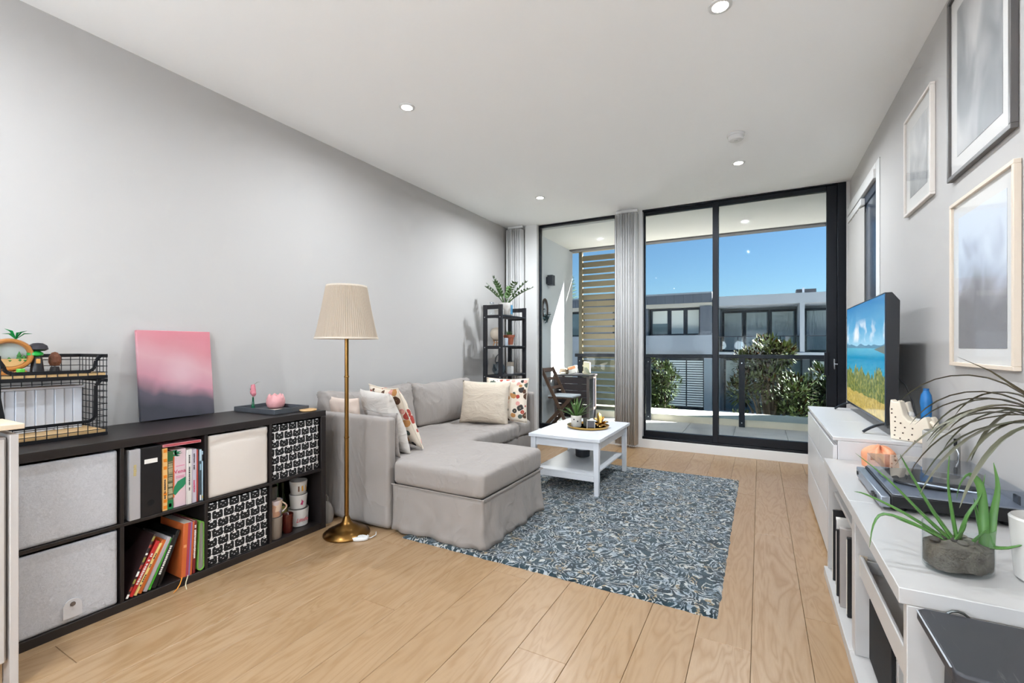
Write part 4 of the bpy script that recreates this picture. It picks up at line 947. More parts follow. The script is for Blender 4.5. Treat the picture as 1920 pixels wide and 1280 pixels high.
box('tin_body', m_cer, tb_, -0.02, 0.05, -0.045, 0.045, 0, 0.045, 0.003); box('tin_lid', m_cer, tb_, -0.022, 0.052, -0.047, 0.047, 0.0455, 0.06, 0.002)
gl = thing('moon_lamp', 'round cream globe on a small wooden stand on the corner shelf', 'lamp', (rx - 0.02, ry - 0.17, RZ[1] + 0.001))
MB().lathe([(0.0, 0.055)] + [(0.078 * math.sin(R(a)), 0.133 - 0.078 * math.cos(R(a))) for a in range(15, 180, 11)] + [(0, 0.211)], 28).build('globe', M('globe_cream', (226, 214, 196), 0.7, var=((206, 190, 170), 30)), gl, smooth=True)
for a in (0, 120, 240): MB().tube([(0.045 * math.cos(R(a)), 0.045 * math.sin(R(a)), 0.0), (0.03 * math.cos(R(a)), 0.03 * math.sin(R(a)), 0.04), (0.045 * math.cos(R(a)), 0.045 * math.sin(R(a)), 0.066)], 0.006, 6).build('stand_leg', M('stand_wood', (190, 136, 84), 0.5), gl, smooth=True)
MB().lathe([(0.028, 0.03), (0.034, 0.03), (0.034, 0.038), (0.028, 0.038)], 18).build('stand_ring', M('stand_wood', (190, 136, 84), 0.5), gl, smooth=True)
m_terra = M('terracotta', (176, 104, 78), 0.8, var=((158, 88, 64), 14))
tp = thing('potted_succulent', 'spiky succulent in a terracotta pot on the corner shelf', 'plant', (rx + 0.02, ry + 0.05, RZ[1] + 0.001))
MB().lathe([(0, 0), (0.062, 0), (0.066, 0.008), (0.066, 0.012), (0, 0.012)], 28).build('saucer', m_cer, tp, smooth=True)
MB().lathe([(0, 0.013), (0.045, 0.013), (0.060, 0.100), (0.068, 0.100), (0.070, 0.128), (0.062, 0.128), (0.058, 0.115), (0, 0.115)], 28).build('pot', m_terra, tp, smooth=True)
mb = MB()
for k in range(16):
    a = k * 2.4; l = 0.05 + 0.02 * ((k * 7) % 5) / 4; e = R(35 + 3 * k); d = Vector((math.cos(a) * math.cos(e), math.sin(a) * math.cos(e), math.sin(e))); p = Vector((0.01 * math.cos(a), 0.01 * math.sin(a), 0.114))
    mb.blade([p, p + d * l * 0.5, p + d * l + Vector((0, 0, 0.008))], [0.007, 0.006, 0.0008], 0.7)
mb.build('spikes', M('succulent_green', (84, 122, 72), 0.5), tp, smooth=True)
tag(MB().lathe([(0, 0), (0.022, 0), (0.022, 0.085), (0.019, 0.09), (0, 0.09)], 20, c=(rx + 0.065, ry - 0.10, RZ[1] + 0.001)).build('tin_can', M('can_print', (206, 210, 214), 0.4, var=((120, 140, 160), 26)), None, smooth=True), 'small printed white can in front of the terracotta pot', 'can')
tp2 = thing('teapot', 'clear glass teapot with a curved handle on the corner shelf', 'teapot', (rx - 0.02, ry - 0.12, RZ[2] + 0.001))
MB().lathe([(0, 0), (0.05, 0), (0.075, 0.03), (0.08, 0.06), (0.066, 0.10), (0.04, 0.125), (0.038, 0.13)], 24).build('pot_body', glass('smoke_glass', (0.62, 0.70, 0.76), 1.5), tp2, smooth=True)
MB().lathe([(0, 0.131), (0.04, 0.131), (0.036, 0.142), (0.01, 0.148), (0.012, 0.165), (0, 0.168)], 20).build('lid', M('lid_dark', (70, 82, 92), 0.25, 0.5), tp2, smooth=True)
MB().tube([(0, 0.05, 0.12)] + [(0, 0.085 * math.cos(R(a)), 0.12 + 0.11 * math.sin(R(a))) for a in range(15, 166, 15)] + [(0, -0.05, 0.12)], 0.004, 8).build('handle', m_wire, tp2, smooth=True)
MB().tube([(0, -0.07, 0.05), (0, -0.10, 0.08), (0, -0.12, 0.12)], [0.014, 0.010, 0.007], 10).build('spout', glass('smoke_glass'), tp2, smooth=True)
for nm, lb, cx, cy, w_, h_, c in (('paper_box', 'small white box beside the glass teapot', 0.045, 0.04, 0.05, 0.085, (230, 228, 224)), ('paper_packet', 'tan paper packet at the back of the teapot shelf', -0.03, 0.17, 0.08, 0.13, (196, 182, 164))):
    t = thing(nm, lb, 'box', (rx + cx, ry + cy, RZ[2] + 0.001))
    box('carton', M(nm, c, 0.8), t, -0.03, 0.03, -w_ / 2, w_ / 2, 0, h_, 0.002); box('flap', M(nm, c, 0.8), t, -0.031, 0.031, -w_ / 2 - 0.001, w_ / 2 + 0.001, h_ + 0.0005, h_ + 0.003)
t = cup('mug', 'white mug with a wooden band on the shelf just above the sofa back', 'mug', rx - 0.02, ry - 0.17, RZ[3] + 0.001, 0.05, 0.046, 0.17, m_cer)
MB().lathe([(0.0492, 0.05), (0.0512, 0.09), (0.0512, 0.12)], 32).build('wooden_band', M('stand_wood', (190, 136, 84), 0.5), t, smooth=True)

# ------------------------------------------------------------------ coffee table
m_wt = M('white_lacquer', (216, 218, 222), 0.30)
ct = thing('coffee_table', 'white rectangular coffee table with a lower shelf standing on the rug', 'table', (-1.385, 3.86, 0.015))
box('table_top', m_wt, ct, -0.305, 0.305, -0.455, 0.47, 0.419, 0.445, 0.003)
for xx in (-0.27, 0.27):
    for yy in (-0.42, 0.40):
        mb = MB(); a, b = 0.022, 0.017; v = []
        for z, r in ((0, b), (0.4185, a)):
            v += [(xx - r, yy - r, z), (xx + r, yy - r, z), (xx + r, yy + r, z), (xx - r, yy + r, z)]
        mb.add(v, [(3, 2, 1, 0), (4, 5, 6, 7), (0, 1, 5, 4), (1, 2, 6, 5), (2, 3, 7, 6), (3, 0, 4, 7)]).build('leg', m_wt, ct, bevel=0.002)
for b_ in ((-0.248, 0.248, -0.43, -0.412), (-0.248, 0.248, 0.392, 0.41)): box('apron', m_wt, ct, *b_, 0.352, 0.4185, 0.0015)
for x0 in (-0.28, 0.262): box('apron', m_wt, ct, x0, x0 + 0.018, -0.397, 0.377, 0.352, 0.4185, 0.0015)
box('lower_shelf', m_wt, ct, -0.25, 0.25, -0.435, 0.415, 0.150, 0.166, 0.002)
box('shelf_rail', m_wt, ct, -0.25, 0.25, -0.435, -0.418, 0.108, 0.1495, 0.0015); box('shelf_rail', m_wt, ct, -0.25, 0.25, 0.398, 0.415, 0.108, 0.1495, 0.0015)
TZ = 0.4605
ry_ = thing('round_tray', 'round gold-rimmed tray on the coffee table', 'tray', (-1.345, 3.90, TZ))
m_gold = M('gold_metal', (200, 160, 90), 0.25, 1.0)
MB().lathe([(0, 0.0), (0.165, 0.0), (0.178, 0.004), (0.186, 0.022), (0.183, 0.022), (0.175, 0.007), (0.162, 0.004), (0, 0.004)], 48).build('tray_dish', m_gold, ry_, smooth=True)
MB().lathe([(0, 0.0045), (0.160, 0.0045)], 40).build('tray_lining', M('tray_mirror', (206, 190, 160), 0.15, 0.6), ry_)
TT = TZ + 0.0055
sp = thing('potted_plant', 'spiky green plant in a cream cylinder pot with two dark dots on the coffee table', 'plant', (-1.44, 3.86, TT))
MB().lathe([(0, 0), (0.044, 0), (0.047, 0.006), (0.047, 0.098), (0.043, 0.100), (0.041, 0.085), (0, 0.085)], 28).build('pot', M('pot_cream', (216, 210, 200), 0.45), sp, smooth=True)
for a, z in ((-95, 0.068), (-55, 0.052)): MB().obox((0.0472 * math.cos(R(a)), 0.0472 * math.sin(R(a)), z), (0.002, 0.012, 0.012), (0, 0, R(a))).build('dot', ink, sp, bevel=0.003)
mb = MB(); rr = random.Random(4)
for k in range(34):
    a = k * 2.4; e = R(28 + 58 * ((k * 5) % 11) / 10); l = rr.uniform(0.12, 0.21); d = Vector((math.cos(a) * math.cos(e), math.sin(a) * math.cos(e), math.sin(e))); p = Vector((0.008 * math.cos(a), 0.008 * math.sin(a), 0.083))
    mb.blade([p, p + d * l * 0.35, p + d * l * 0.75 + Vector((0, 0, -0.004)), p + d * l + Vector((0, 0, -0.02))], [0.004, 0.007, 0.004, 0.0006], 0.3, cup=0.4)
mb.build('blades', M('grass_green', (62, 96, 44), 0.45, var=((104, 138, 70), 22)), sp, smooth=True)
MB().lathe([(0, 0.086), (0.041, 0.086)], 16).build('soil', m_soil, sp)
tag(MB().lathe([(0, 0), (0.026, 0), (0.028, 0.003), (0.030, 0.075), (0.0275, 0.075), (0.025, 0.006), (0, 0.006)], 24, c=(-1.36, 3.90, TT)).build('tumbler', M('smoke_tumbler', (96, 96, 88), 0.15), None, smooth=True), 'grey glass tumbler behind the cream pot on the round tray', 'tumbler')
bxk = thing('candle_box', 'small grey cube candle with pale edges on the round tray', 'candle', (-1.305, 3.86, TT), rotz=R(20))
box('candle_body', M('candle_grey', (104, 102, 106), 0.5), bxk, -0.032, 0.032, -0.032, 0.032, 0.004, 0.058, 0.003)
for xx in (-0.033, 0.033):
    for yy in (-0.033, 0.033): box('edge_strip', m_cer, bxk, xx - 0.003, xx + 0.003, yy - 0.003, yy + 0.003, 0, 0.062)
box('candle_top', m_cer, bxk, -0.034, 0.034, -0.034, 0.034, 0.0625, 0.067, 0.001)
gd = thing('leaf_dish', 'gold leaf-shaped ornament standing on the round tray', 'ornament', (-1.255, 3.96, TT))
mb = MB()
for a, l, e in ((20, 0.085, 20), (75, 0.10, 45), (120, 0.12, 62), (150, 0.09, 35), (-30, 0.07, 15), (200, 0.06, 20)):
    d = Vector((math.cos(R(a)) * math.cos(R(e)), math.sin(R(a)) * math.cos(R(e)), math.sin(R(e))))
    mb.blade([(0, 0, 0.012), d * l * 0.4 + Vector((0, 0, 0.02)), d * l * 0.8 + Vector((0, 0, 0.014)), d * l + Vector((0, 0, 0.01))], [0.006, 0.024, 0.018, 0.001], 0.15, cup=0.5)
mb.build('leaf', m_gold, gd, smooth=True); MB().lathe([(0, 0), (0.03, 0), (0.028, 0.010), (0.01, 0.016), (0, 0.017)], 18).build('foot', m_gold, gd, smooth=True)
bw = thing('bowl', 'dark charcoal cylinder bowl on the lower shelf of the coffee table', 'bowl', (-1.42, 3.97, 0.1815))
MB().lathe([(0, 0), (0.058, 0), (0.064, 0.006), (0.066, 0.070), (0.062, 0.072), (0.060, 0.055), (0, 0.055)], 30).build('bowl_body', M('charcoal', (44, 46, 52), 0.5), bw, smooth=True)
MB().lathe([(0.0665, 0.066), (0.0672, 0.070), (0.0665, 0.0735), (0.0615, 0.0735)], 30).build('rim', M('bowl_rim', (190, 194, 200), 0.4, 0.4), bw, smooth=True)

# ------------------------------------------------------------------ white drawer units and television
m_mw = M('white_matt', (206, 205, 205), 0.38)
def drawer_unit(label, y0, y1):
    t = thing('drawer_unit', label, 'cabinet', (0.55, (y0 + y1) / 2, 0), group='white drawer units under the television')
    hw = (y1 - y0) / 2 - 0.0005
    box('body', m_mw, t, -0.200, 0.195, -hw, hw, 0.0, 0.693, 0.002)
    box('top_board', m_mw, t, -0.222, 0.198, -hw, hw, 0.694, 0.712, 0.002)
    zz = 0.03
    for h in (0.235, 0.235, 0.175):
        box('drawer_front', m_mw, t, -0.220, -0.2015, -hw + 0.003, hw - 0.003, zz, zz + h - 0.006, 0.002); zz += h
drawer_unit('white drawer unit under the far half of the television', 3.488, 4.25); drawer_unit('white drawer unit under the near half of the television', 2.85, 3.487)
def screen_mat():
    g = G('tv_picture'); tc = g.n('ShaderNodeTexCoord'); s = g.sep(tc.outputs['Generated']); z = s[2]; y = s[1]; v = tc.outputs['Generated']
    n = g.noise(v, 7, 4, 0.6); n2 = g.noise(v, 26, 4, 0.65); n3 = g.noise(v, 3.2, 3)
    sky_ = g.ramp(z, [(0.60, lin((150, 206, 232))), (0.75, lin((92, 176, 220))), (1.0, lin((34, 128, 190)))])
    cloud = g.math('MULTIPLY', g.ramp(g.math('ADD', n3, g.math('MULTIPLY', n, 0.35)), [(0.62, (0, 0, 0)), (0.74, (1, 1, 1))]), g.ramp(z, [(0.62, (0, 0, 0)), (0.68, (1, 1, 1)), (0.76, (1, 1, 1)), (0.86, (0, 0, 0))]))
    sky_ = g.mix(cloud, sky_, lin((240, 244, 248)))
    hill = g.math('LESS_THAN', z, g.math('MULTIPLY_ADD', g.noise(v, 4.0, 3), 0.13, 0.545))
    c = g.mix(hill, sky_, lin((72, 130, 160)))
    sea = g.ramp(z, [(0.30, lin((26, 160, 190))), (0.48, lin((20, 150, 196))), (0.58, lin((70, 178, 206)))])
    c = g.mix(g.math('LESS_THAN', z, 0.575), c, sea)
    isl = g.math('MULTIPLY', g.math('LESS_THAN', y, 0.22), g.math('LESS_THAN', g.math('ABSOLUTE', g.math('SUBTRACT', z, 0.565)), g.math('MULTIPLY_ADD', y, -0.16, 0.036)))
    c = g.mix(isl, c, lin((96, 106, 92)))
    tree = g.math('LESS_THAN', z, g.math('MULTIPLY_ADD', g.noise(g.coords('Generated', (1, 1, 0.15)), 9, 3, 0.7), 0.42, 0.15))
    tc2 = g.ramp(n2, [(0.3, lin((46, 66, 26))), (0.5, lin((112, 128, 52))), (0.65, lin((176, 168, 84))), (0.8, lin((206, 184, 110)))])
    c = g.mix(tree, c, tc2)
    grass = g.math('LESS_THAN', z, g.math('MULTIPLY_ADD', n, 0.08, 0.10)); c = g.mix(grass, c, g.ramp(n2, [(0.3, lin((150, 130, 60))), (0.6, lin((216, 190, 96)))]))
    g.b.inputs['Base Color'].default_value = (0.01, 0.01, 0.012, 1); g.rough(0.12); g.link(c, g.b.inputs['Emission Color']); g.b.inputs['Emission Strength'].default_value = 0.40; g.m.cycles.emission_sampling = 'NONE'
    return g.m
m_tvb = M('tv_plastic', (22, 22, 26), 0.4)
tv = thing('television', 'large flat television showing a blue bay, on the white drawer units', 'television', (0.60, 3.63, 0.7125))
MB().prism([(-0.022, 0.052), (0.0, 0.052), (0.030, 0.10), (0.036, 0.70), (0.004, 0.745), (-0.022, 0.745)], 'y', -0.60, 0.60).build('housing', m_tvb, tv, bevel=0.002)
box('screen', screen_mat(), tv, -0.0245, -0.0225, -0.592, 0.592, 0.064, 0.739)
MB().box(-0.026, -0.022, -0.600, -0.5925, 0.052, 0.745).box(-0.026, -0.022, 0.5925, 0.600, 0.052, 0.745).box(-0.026, -0.022, -0.592, 0.592, 0.7395, 0.745).box(-0.028, -0.022, -0.592, 0.592, 0.052, 0.0635).build('bezel', M('tv_bezel', (60, 70, 84), 0.3, 0.6), tv)
for yy in (-0.58, 0.47):
    mb = MB()
    for sg in (-1, 1):
        P_ = [(0.004 + sg * 0.012 * k, yy, 0.058 - 0.0009 * k * k * (0.58)) for k in range(0, 11)]
        for p, q in zip(P_[:-1], P_[1:]): mb.bar(p, q, 0.020, 0.010)
    mb.build('stand_foot', m_tvb, tv)
MB().box(0.004, 0.050, -0.585, -0.525, 0.062, 0.155).build('socket_housing', m_tvb, tv, bevel=0.003)
MB().tube([(0.045, -0.50, 0.30), (0.075, -0.52, 0.26), (0.095, -0.56, 0.18), (0.10, -0.60, 0.10), (0.105, -0.62, 0.02)], 0.004, 6).build('power_cable', m_tvb, tv, smooth=True)

# spotted ceramic cat-cradle vase and blue bottle
m_clay = M('cream_clay', (232, 220, 200), 0.55)
ca = thing('ceramic_boot', 'cream boot-shaped ceramic pot with dark dots on the drawer unit', 'ornament', (0.668, 2.90, 0.7125), rotz=R(-40))
prof = [(-0.085, 0.0), (0.055, 0.0), (0.075, 0.015), (0.080, 0.06), (0.066, 0.115), (0.058, 0.130), (0.045, 0.118), (0.018, 0.098), (-0.008, 0.100), (-0.030, 0.125), (-0.040, 0.165), (-0.046, 0.195), (-0.056, 0.185), (-0.072, 0.186), (-0.086, 0.198), (-0.090, 0.15), (-0.088, 0.06)]
MB().prism(prof, 'y', -0.045, 0.0).build('front_wall', m_clay, ca, bevel=0.006, seg=3)
MB().prism([(p[0] * 0.98, p[1] * (1.0 if p[1] < 0.12 else 0.97)) for p in prof], 'y', 0.012, 0.05).build('back_wall', m_clay, ca, bevel=0.006, seg=3)
MB().prism([(-0.080, 0.002), (0.055, 0.002), (0.06, 0.05), (-0.02, 0.07), (-0.082, 0.11)], 'y', 0.0, 0.012).build('floor_web', m_clay, ca)
mb = MB(); [mb.tube([(0.060 + 0.035 * math.cos(R(a)), -0.02, 0.055 + 0.050 * math.sin(R(a))) for a in range(-75, 76, 15)], 0.010, 8)]; mb.build('handle', m_clay, ca, smooth=True)
for px, pz in ((-0.078, 0.15), (-0.078, 0.13), (-0.062, 0.112), (-0.064, 0.09), (-0.04, 0.085), (-0.022, 0.066), (0.01, 0.066), (-0.062, 0.06), (-0.064, 0.045), (-0.03, 0.038), (0.008, 0.036), (-0.066, 0.022), (-0.042, 0.010), (-0.006, 0.010), (0.02, 0.008)):
    MB().cyl((px, -0.0452, pz), (px, -0.0468, pz), 0.0035, n=10).build('dot', M('dot_brown', (70, 52, 40), 0.6), ca)
cw = thing('ceramic_cat', 'small white ceramic cat lying in the cream boot-shaped pot', 'ornament', (0.672, 2.93, 0.785), rotz=R(-40))
soft('cat_body', m_cer, cw, -0.045, 0.035, -0.010, 0.012, 0.0, 0.036, 0.0105, 0.006)
MB().lathe([(0, 0.0), (0.014, 0.004), (0.018, 0.016), (0.014, 0.028), (0, 0.032)], 16, c=(-0.020, 0.0, 0.036)).build('cat_head', m_cer, cw, smooth=True)
for yy in (-0.008, 0.008): MB().lathe([(0.006, 0), (0, 0.012)], 8, c=(-0.020, yy, 0.060)).build('cat_ear', m_cer, cw)
bb = thing('blue_vase', 'slim bright blue bottle vase against the wall behind the boot pot', 'vase', (0.715, 2.935, 0.7125))
MB().lathe([(0, 0), (0.018, 0), (0.020, 0.01), (0.021, 0.16), (0.024, 0.19), (0.020, 0.225), (0.012, 0.242), (0.009, 0.252), (0, 0.254)], 24).build('vase_body', M('vase_blue', (30, 112, 178), 0.35), bb, smooth=True)
MB().lathe([(0.0095, 0.246), (0.0115, 0.248), (0.0115, 0.256), (0, 0.257)], 16).build('stopper', M('vase_blue2', (22, 92, 150), 0.4), bb, smooth=True)

# ------------------------------------------------------------------ white media bench
m_mb = M('bench_white', (190, 187, 184), 0.32); m_edge = M('bench_edge', (216, 196, 170), 0.5)
def bench(label, y0, y1, x0=0.29, x1=0.745):
    t = thing('media_bench', label, 'bench', (0.5, (y0 + y1) / 2, 0), group='white open media benches'); hw = (y1 - y0) / 2 - 0.0005; a, b = x0 - 0.5, x1 - 0.5
    box('top_board', m_mb, t, a, b, -hw, hw, 0.562, 0.60, 0.002)
    box('base_board', m_mb, t, a, b, -hw, hw, 0.0, 0.045, 0.002)
    for yy in (-hw, hw - 0.03): box('side_panel', m_mb, t, a + 0.015, b, yy, yy + 0.03, 0.0455, 0.5615, 0.002)
    box('back_panel', m_mb, t, b - 0.012, b, -hw + 0.031, hw - 0.031, 0.046, 0.561)
    return t
b1 = bench('white open media bench under the record player, nearest the stool', 1.395, 2.10)
b2 = bench('white open media bench between the record bench and the drawer units', 2.101, 2.845)
box('shelf_board', m_mb, b2, -0.17, 0.23, -0.34, 0.34, 0.425, 0.443, 0.002)
box('shelf_board', m_mb, b1, -0.05, 0.23, -0.32, 0.32, 0.335, 0.353, 0.002)
ty = thing('letter_tray', 'white pull-out tray with tan ends on the shelf of the near media bench', 'tray', (0.46, 1.745, 0.354))
MB().box(-0.13, 0.23, -0.30, 0.30, 0.0, 0.006).build('tray_base', m_mb, ty)
box('tray_lip', m_mb, ty, -0.142, -0.131, -0.31, 0.31, -0.012, 0.062, 0.003); box('tray_wall', m_mb, ty, -0.13, 0.22, -0.31, -0.301, 0.0, 0.05, 0.002); box('tray_wall', m_mb, ty, -0.13, 0.22, 0.301, 0.31, 0.0, 0.05, 0.002)
for yy in (-0.3135, 0.3105): box('tray_end', m_edge, ty, -0.142, -0.12, yy, yy + 0.003, -0.012, 0.062)
sp_ = thing('loudspeaker', 'black-fronted box speaker in the lower part of the near media bench', 'speaker', (0.455, 1.89, 0.046))
box('cabinet', m_mb, sp_, -0.10, 0.20, -0.17, 0.17, 0.0, 0.24, 0.003); box('grille', M('grille_black', (16, 16, 18), 0.8, bump=(500, 0.5)), sp_, -0.112, -0.101, -0.155, 0.155, 0.015, 0.228, 0.002)
recs = [('brown record sleeve at the far end of the media bench', 2.72, 0.010, (122, 88, 66), 0.33, -0.150), ('black framed record standing in the media bench', 2.68, 0.012, (22, 20, 22), 0.34, -0.160), ('white framed picture with a black edge in the media bench', 2.60, 0.03, (224, 220, 214), 0.325, -0.155),
        ('dark record sleeve leaning behind the white frame', 2.52, 0.014, (20, 20, 23), 0.30, -0.165), ('grey framed picture standing in the media bench', 2.42, 0.028, (168, 160, 154), 0.34, -0.165), ('black portfolio nearest the bench divider', 2.34, 0.02, (18, 18, 20), 0.33, -0.150)]
for k, (lb, yy, th, c, h, dx) in enumerate(recs):
    t = thing('record', lb, 'record sleeve', (0.5, yy, 0.046), group='records and frames in the media bench')
    mt = M('sleeve_%d' % k, c, 0.5)
    box('sleeve', mt, t, dx - 0.03, dx + 0.27, 0, th, 0, h, 0.0015)
    box('inner_edge', M('ink_dark', (40, 36, 44), 0.7) if k in (2, 4) else m_pages, t, dx - 0.032, dx - 0.0303, th * 0.25, th * 0.75, 0.01, h - 0.01)

# record player
m_tt = M('deck_silver', (150, 156, 166), 0.35, 0.7); m_ttb = M('deck_black', (20, 20, 22), 0.35)
tt = thing('record_player', 'silver and black record player with a clear lid on the media bench', 'record player', (0.565, 2.25, 0.601))
box('plinth', m_ttb, tt, -0.165, 0.175, -0.225, 0.225, 0.014, 0.056, 0.003)
box('front_fascia', m_tt, tt, -0.195, -0.1655, -0.225, 0.225, 0.010, 0.050, 0.004)
box('deck_plate', m_tt, tt, -0.160, 0.172, -0.222, 0.222, 0.0565, 0.060, 0.001)
for xx in (-0.14, 0.14):
    for yy in (-0.19, 0.19): MB().lathe([(0, 0), (0.022, 0), (0.024, 0.012), (0, 0.0135)], 18, c=(xx, yy, 0)).build('foot', m_ttb, tt, smooth=True)
MB().lathe([(0, 0.061), (0.148, 0.061), (0.150, 0.066), (0.146, 0.070), (0, 0.070)], 48, c=(-0.002, 0.045, 0)).build('platter', M('platter_black', (18, 18, 20), 0.3), tt, smooth=True)
MB().tube([(0.10, -0.18, 0.085), (0.04, -0.17, 0.085), (-0.07, -0.11, 0.082)], 0.004, 8).build('tonearm', M('chrome', (200, 204, 208), 0.25, 1.0), tt, smooth=True)
MB().lathe([(0, 0.0605), (0.02, 0.0605), (0.02, 0.09), (0, 0.092)], 16, c=(0.10, -0.18, 0)).build('arm_base', m_tt, tt, smooth=True)
for yy in (-0.165, -0.14, -0.12): MB().cyl((-0.195, yy, 0.030), (-0.203, yy, 0.030), 0.008, n=12).build('knob', m_ttb, tt, smooth=True)
MB().cyl((-0.195, 0.19, 0.030), (-0.199, 0.19, 0.030), 0.009, n=12).build('power_button', m_ttb, tt, smooth=True)
m_lid = glass('lid_acrylic', (0.90, 0.92, 0.95), 1.5)
x0, x1, y0, y1, z0, z1 = -0.158, 0.172, -0.220, 0.220, 0.0625, 0.115
MB().box(x0, x1, y0, y1, z1 - 0.003, z1).box(x0, x0 + 0.003, y0, y1, z0, z1 - 0.0032).box(x1 - 0.003, x1, y0, y1, z0, z1 - 0.0032).box(x0 + 0.0032, x1 - 0.0032, y0, y0 + 0.003, z0, z1 - 0.0032).box(x0 + 0.0032, x1 - 0.0032, y1 - 0.003, y1, z0, z1 - 0.0032).build('lid', m_lid, tt)
for yy in (-0.14, 0.14): box('hinge', m_ttb, tt, 0.1725, 0.180, yy - 0.018, yy + 0.018, 0.05, 0.085, 0.002)

# shell, canister
sh = thing('shell_ornament', 'peach ruffled shell-like ornament on the bench behind the record player', 'ornament', (0.50, 2.735, 0.601))
mb = MB()
def shell(a, b):
    th = a * 2 * math.pi; ph = b * math.pi / 2
    r = 1 + 0.10 * math.sin(th * 9 + 4 * b) * (1 - b) + 0.16 * nz((math.cos(th) * 2, math.sin(th) * 2, b * 2), 1.5)
    return (0.062 * r * math.cos(th) * math.cos(ph), 0.115 * r * math.sin(th) * math.cos(ph), 0.094 * (math.sin(ph) ** 0.4) * (1 + 0.12 * math.sin(th * 5)) + 0.001)
mb.grid(shell, 64, 16); mb.build('shell_folds', M('peach_wax', (236, 168, 128), 0.5, var=((222, 140, 100), 40), bump=(90, 0.6)), sh, smooth=True, angle=180)
MB().lathe([(0, 0), (0.04, 0.0), (0.04, 0.002), (0, 0.002)], 20).build('base', M('peach_wax', (236, 168, 128)), sh)
m_can = M('canister_grey', (186, 182, 176), 0.55, var=((168, 166, 160), 12))
cn = thing('canister', 'pale grey clip-top canister by the wall behind the record player', 'canister', (0.682, 2.60, 0.601))
MB().lathe([(0, 0), (0.056, 0), (0.060, 0.006), (0.060, 0.205), (0.056, 0.210), (0.054, 0.200), (0.052, 0.02), (0, 0.02)], 32).build('can_body', m_can, cn, smooth=True)
MB().tube([(0.062 * math.cos(R(-60)), 0.062 * math.sin(R(-60)), z) for z in (0.19, 0.16)], 0.006, 8).build('clip_knob', m_wire, cn)
mb = MB(); c_, s_ = math.cos(R(-60)), math.sin(R(-60))
mb.tube([((0.064 + 0.012 * k) * c_, (0.064 + 0.012 * k) * s_, z) for k, z in ((0, 0.155), (1, 0.13), (0.6, 0.10), (0, 0.095))], 0.003, 6); mb.build('clip_wire', M('chrome', (200, 204, 208), 0.25, 1.0), cn, smooth=True)

# aloe in an oval glass planter
al = thing('glass_planter', 'aloe in an oval glass planter of dark pebbles on the near bench end', 'plant', (0.445, 1.575, 0.601), rotz=R(28))
a_, b_ = 0.078, 0.058
def oval(r, z, n=40): return [(a_ * r * math.cos(2 * math.pi * k / n), b_ * r * math.sin(2 * math.pi * k / n), z) for k in range(n)]
mb = MB(); n = 40; rings = [(0.90, 0.0), (0.98, 0.006), (1.0, 0.03), (1.0, 0.115), (0.965, 0.115), (0.965, 0.012), (0.88, 0.010)]
vs = []; [vs.extend(oval(r, z)) for r, z in rings]; fs = []
for k in range(len(rings) - 1):
    for i in range(n): fs.append((k * n + i, k * n + (i + 1) % n, (k + 1) * n + (i + 1) % n, (k + 1) * n + i))
fs.append(tuple(range(n))); fs.append(tuple((len(rings) - 1) * n + i for i in range(n)))
mb.add(vs, fs).build('glass_vessel', glass('planter_glass', (0.93, 0.95, 0.95), 1.45), al, smooth=True)
mb = MB(); vs = []; rings = [(0.90, 0.0115), (0.955, 0.016), (0.955, 0.066), (0.6, 0.075), (0.0, 0.078)]
for r, z in rings: vs += [(p[0], p[1], p[2] + 0.006 * nz(p, 40)) for p in oval(max(r, 0.001), z)]
fs = []
for k in range(len(rings) - 1):
    for i in range(n): fs.append((k * n + i, k * n + (i + 1) % n, (k + 1) * n + (i + 1) % n, (k + 1) * n + i))
fs.append(tuple(range(n)))
mb.add(vs, fs).build('sand', M('dark_sand', (136, 126, 114), 0.9, var=((64, 56, 50), 34), bump=(200, 0.8)), al, smooth=True)
rr = random.Random(9)
for k in range(12):
    a = rr.uniform(0, 6.28); r = rr.uniform(0.2, 0.8); s_ = rr.uniform(0.008, 0.014)
    MB().lathe([(0, -s_ * 0.7), (s_ * 0.8, -s_ * 0.4), (s_, 0), (s_ * 0.8, s_ * 0.4), (0, s_ * 0.7)], 12).build('pebble', M('pebble_%d' % (k % 3), ((64, 58, 54), (104, 96, 88), (150, 140, 128))[k % 3], 0.6), al, loc=(a_ * r * math.cos(a), b_ * r * math.sin(a), 0.078), smooth=True)
m_aloe = M('aloe_green', (98, 142, 64), 0.4, var=((60, 104, 56), 16))
cr, sr = math.cos(R(28)), math.sin(R(28))
def wdir(dx, dy, dz): return Vector((dx * cr + dy * sr, -dx * sr + dy * cr, dz))
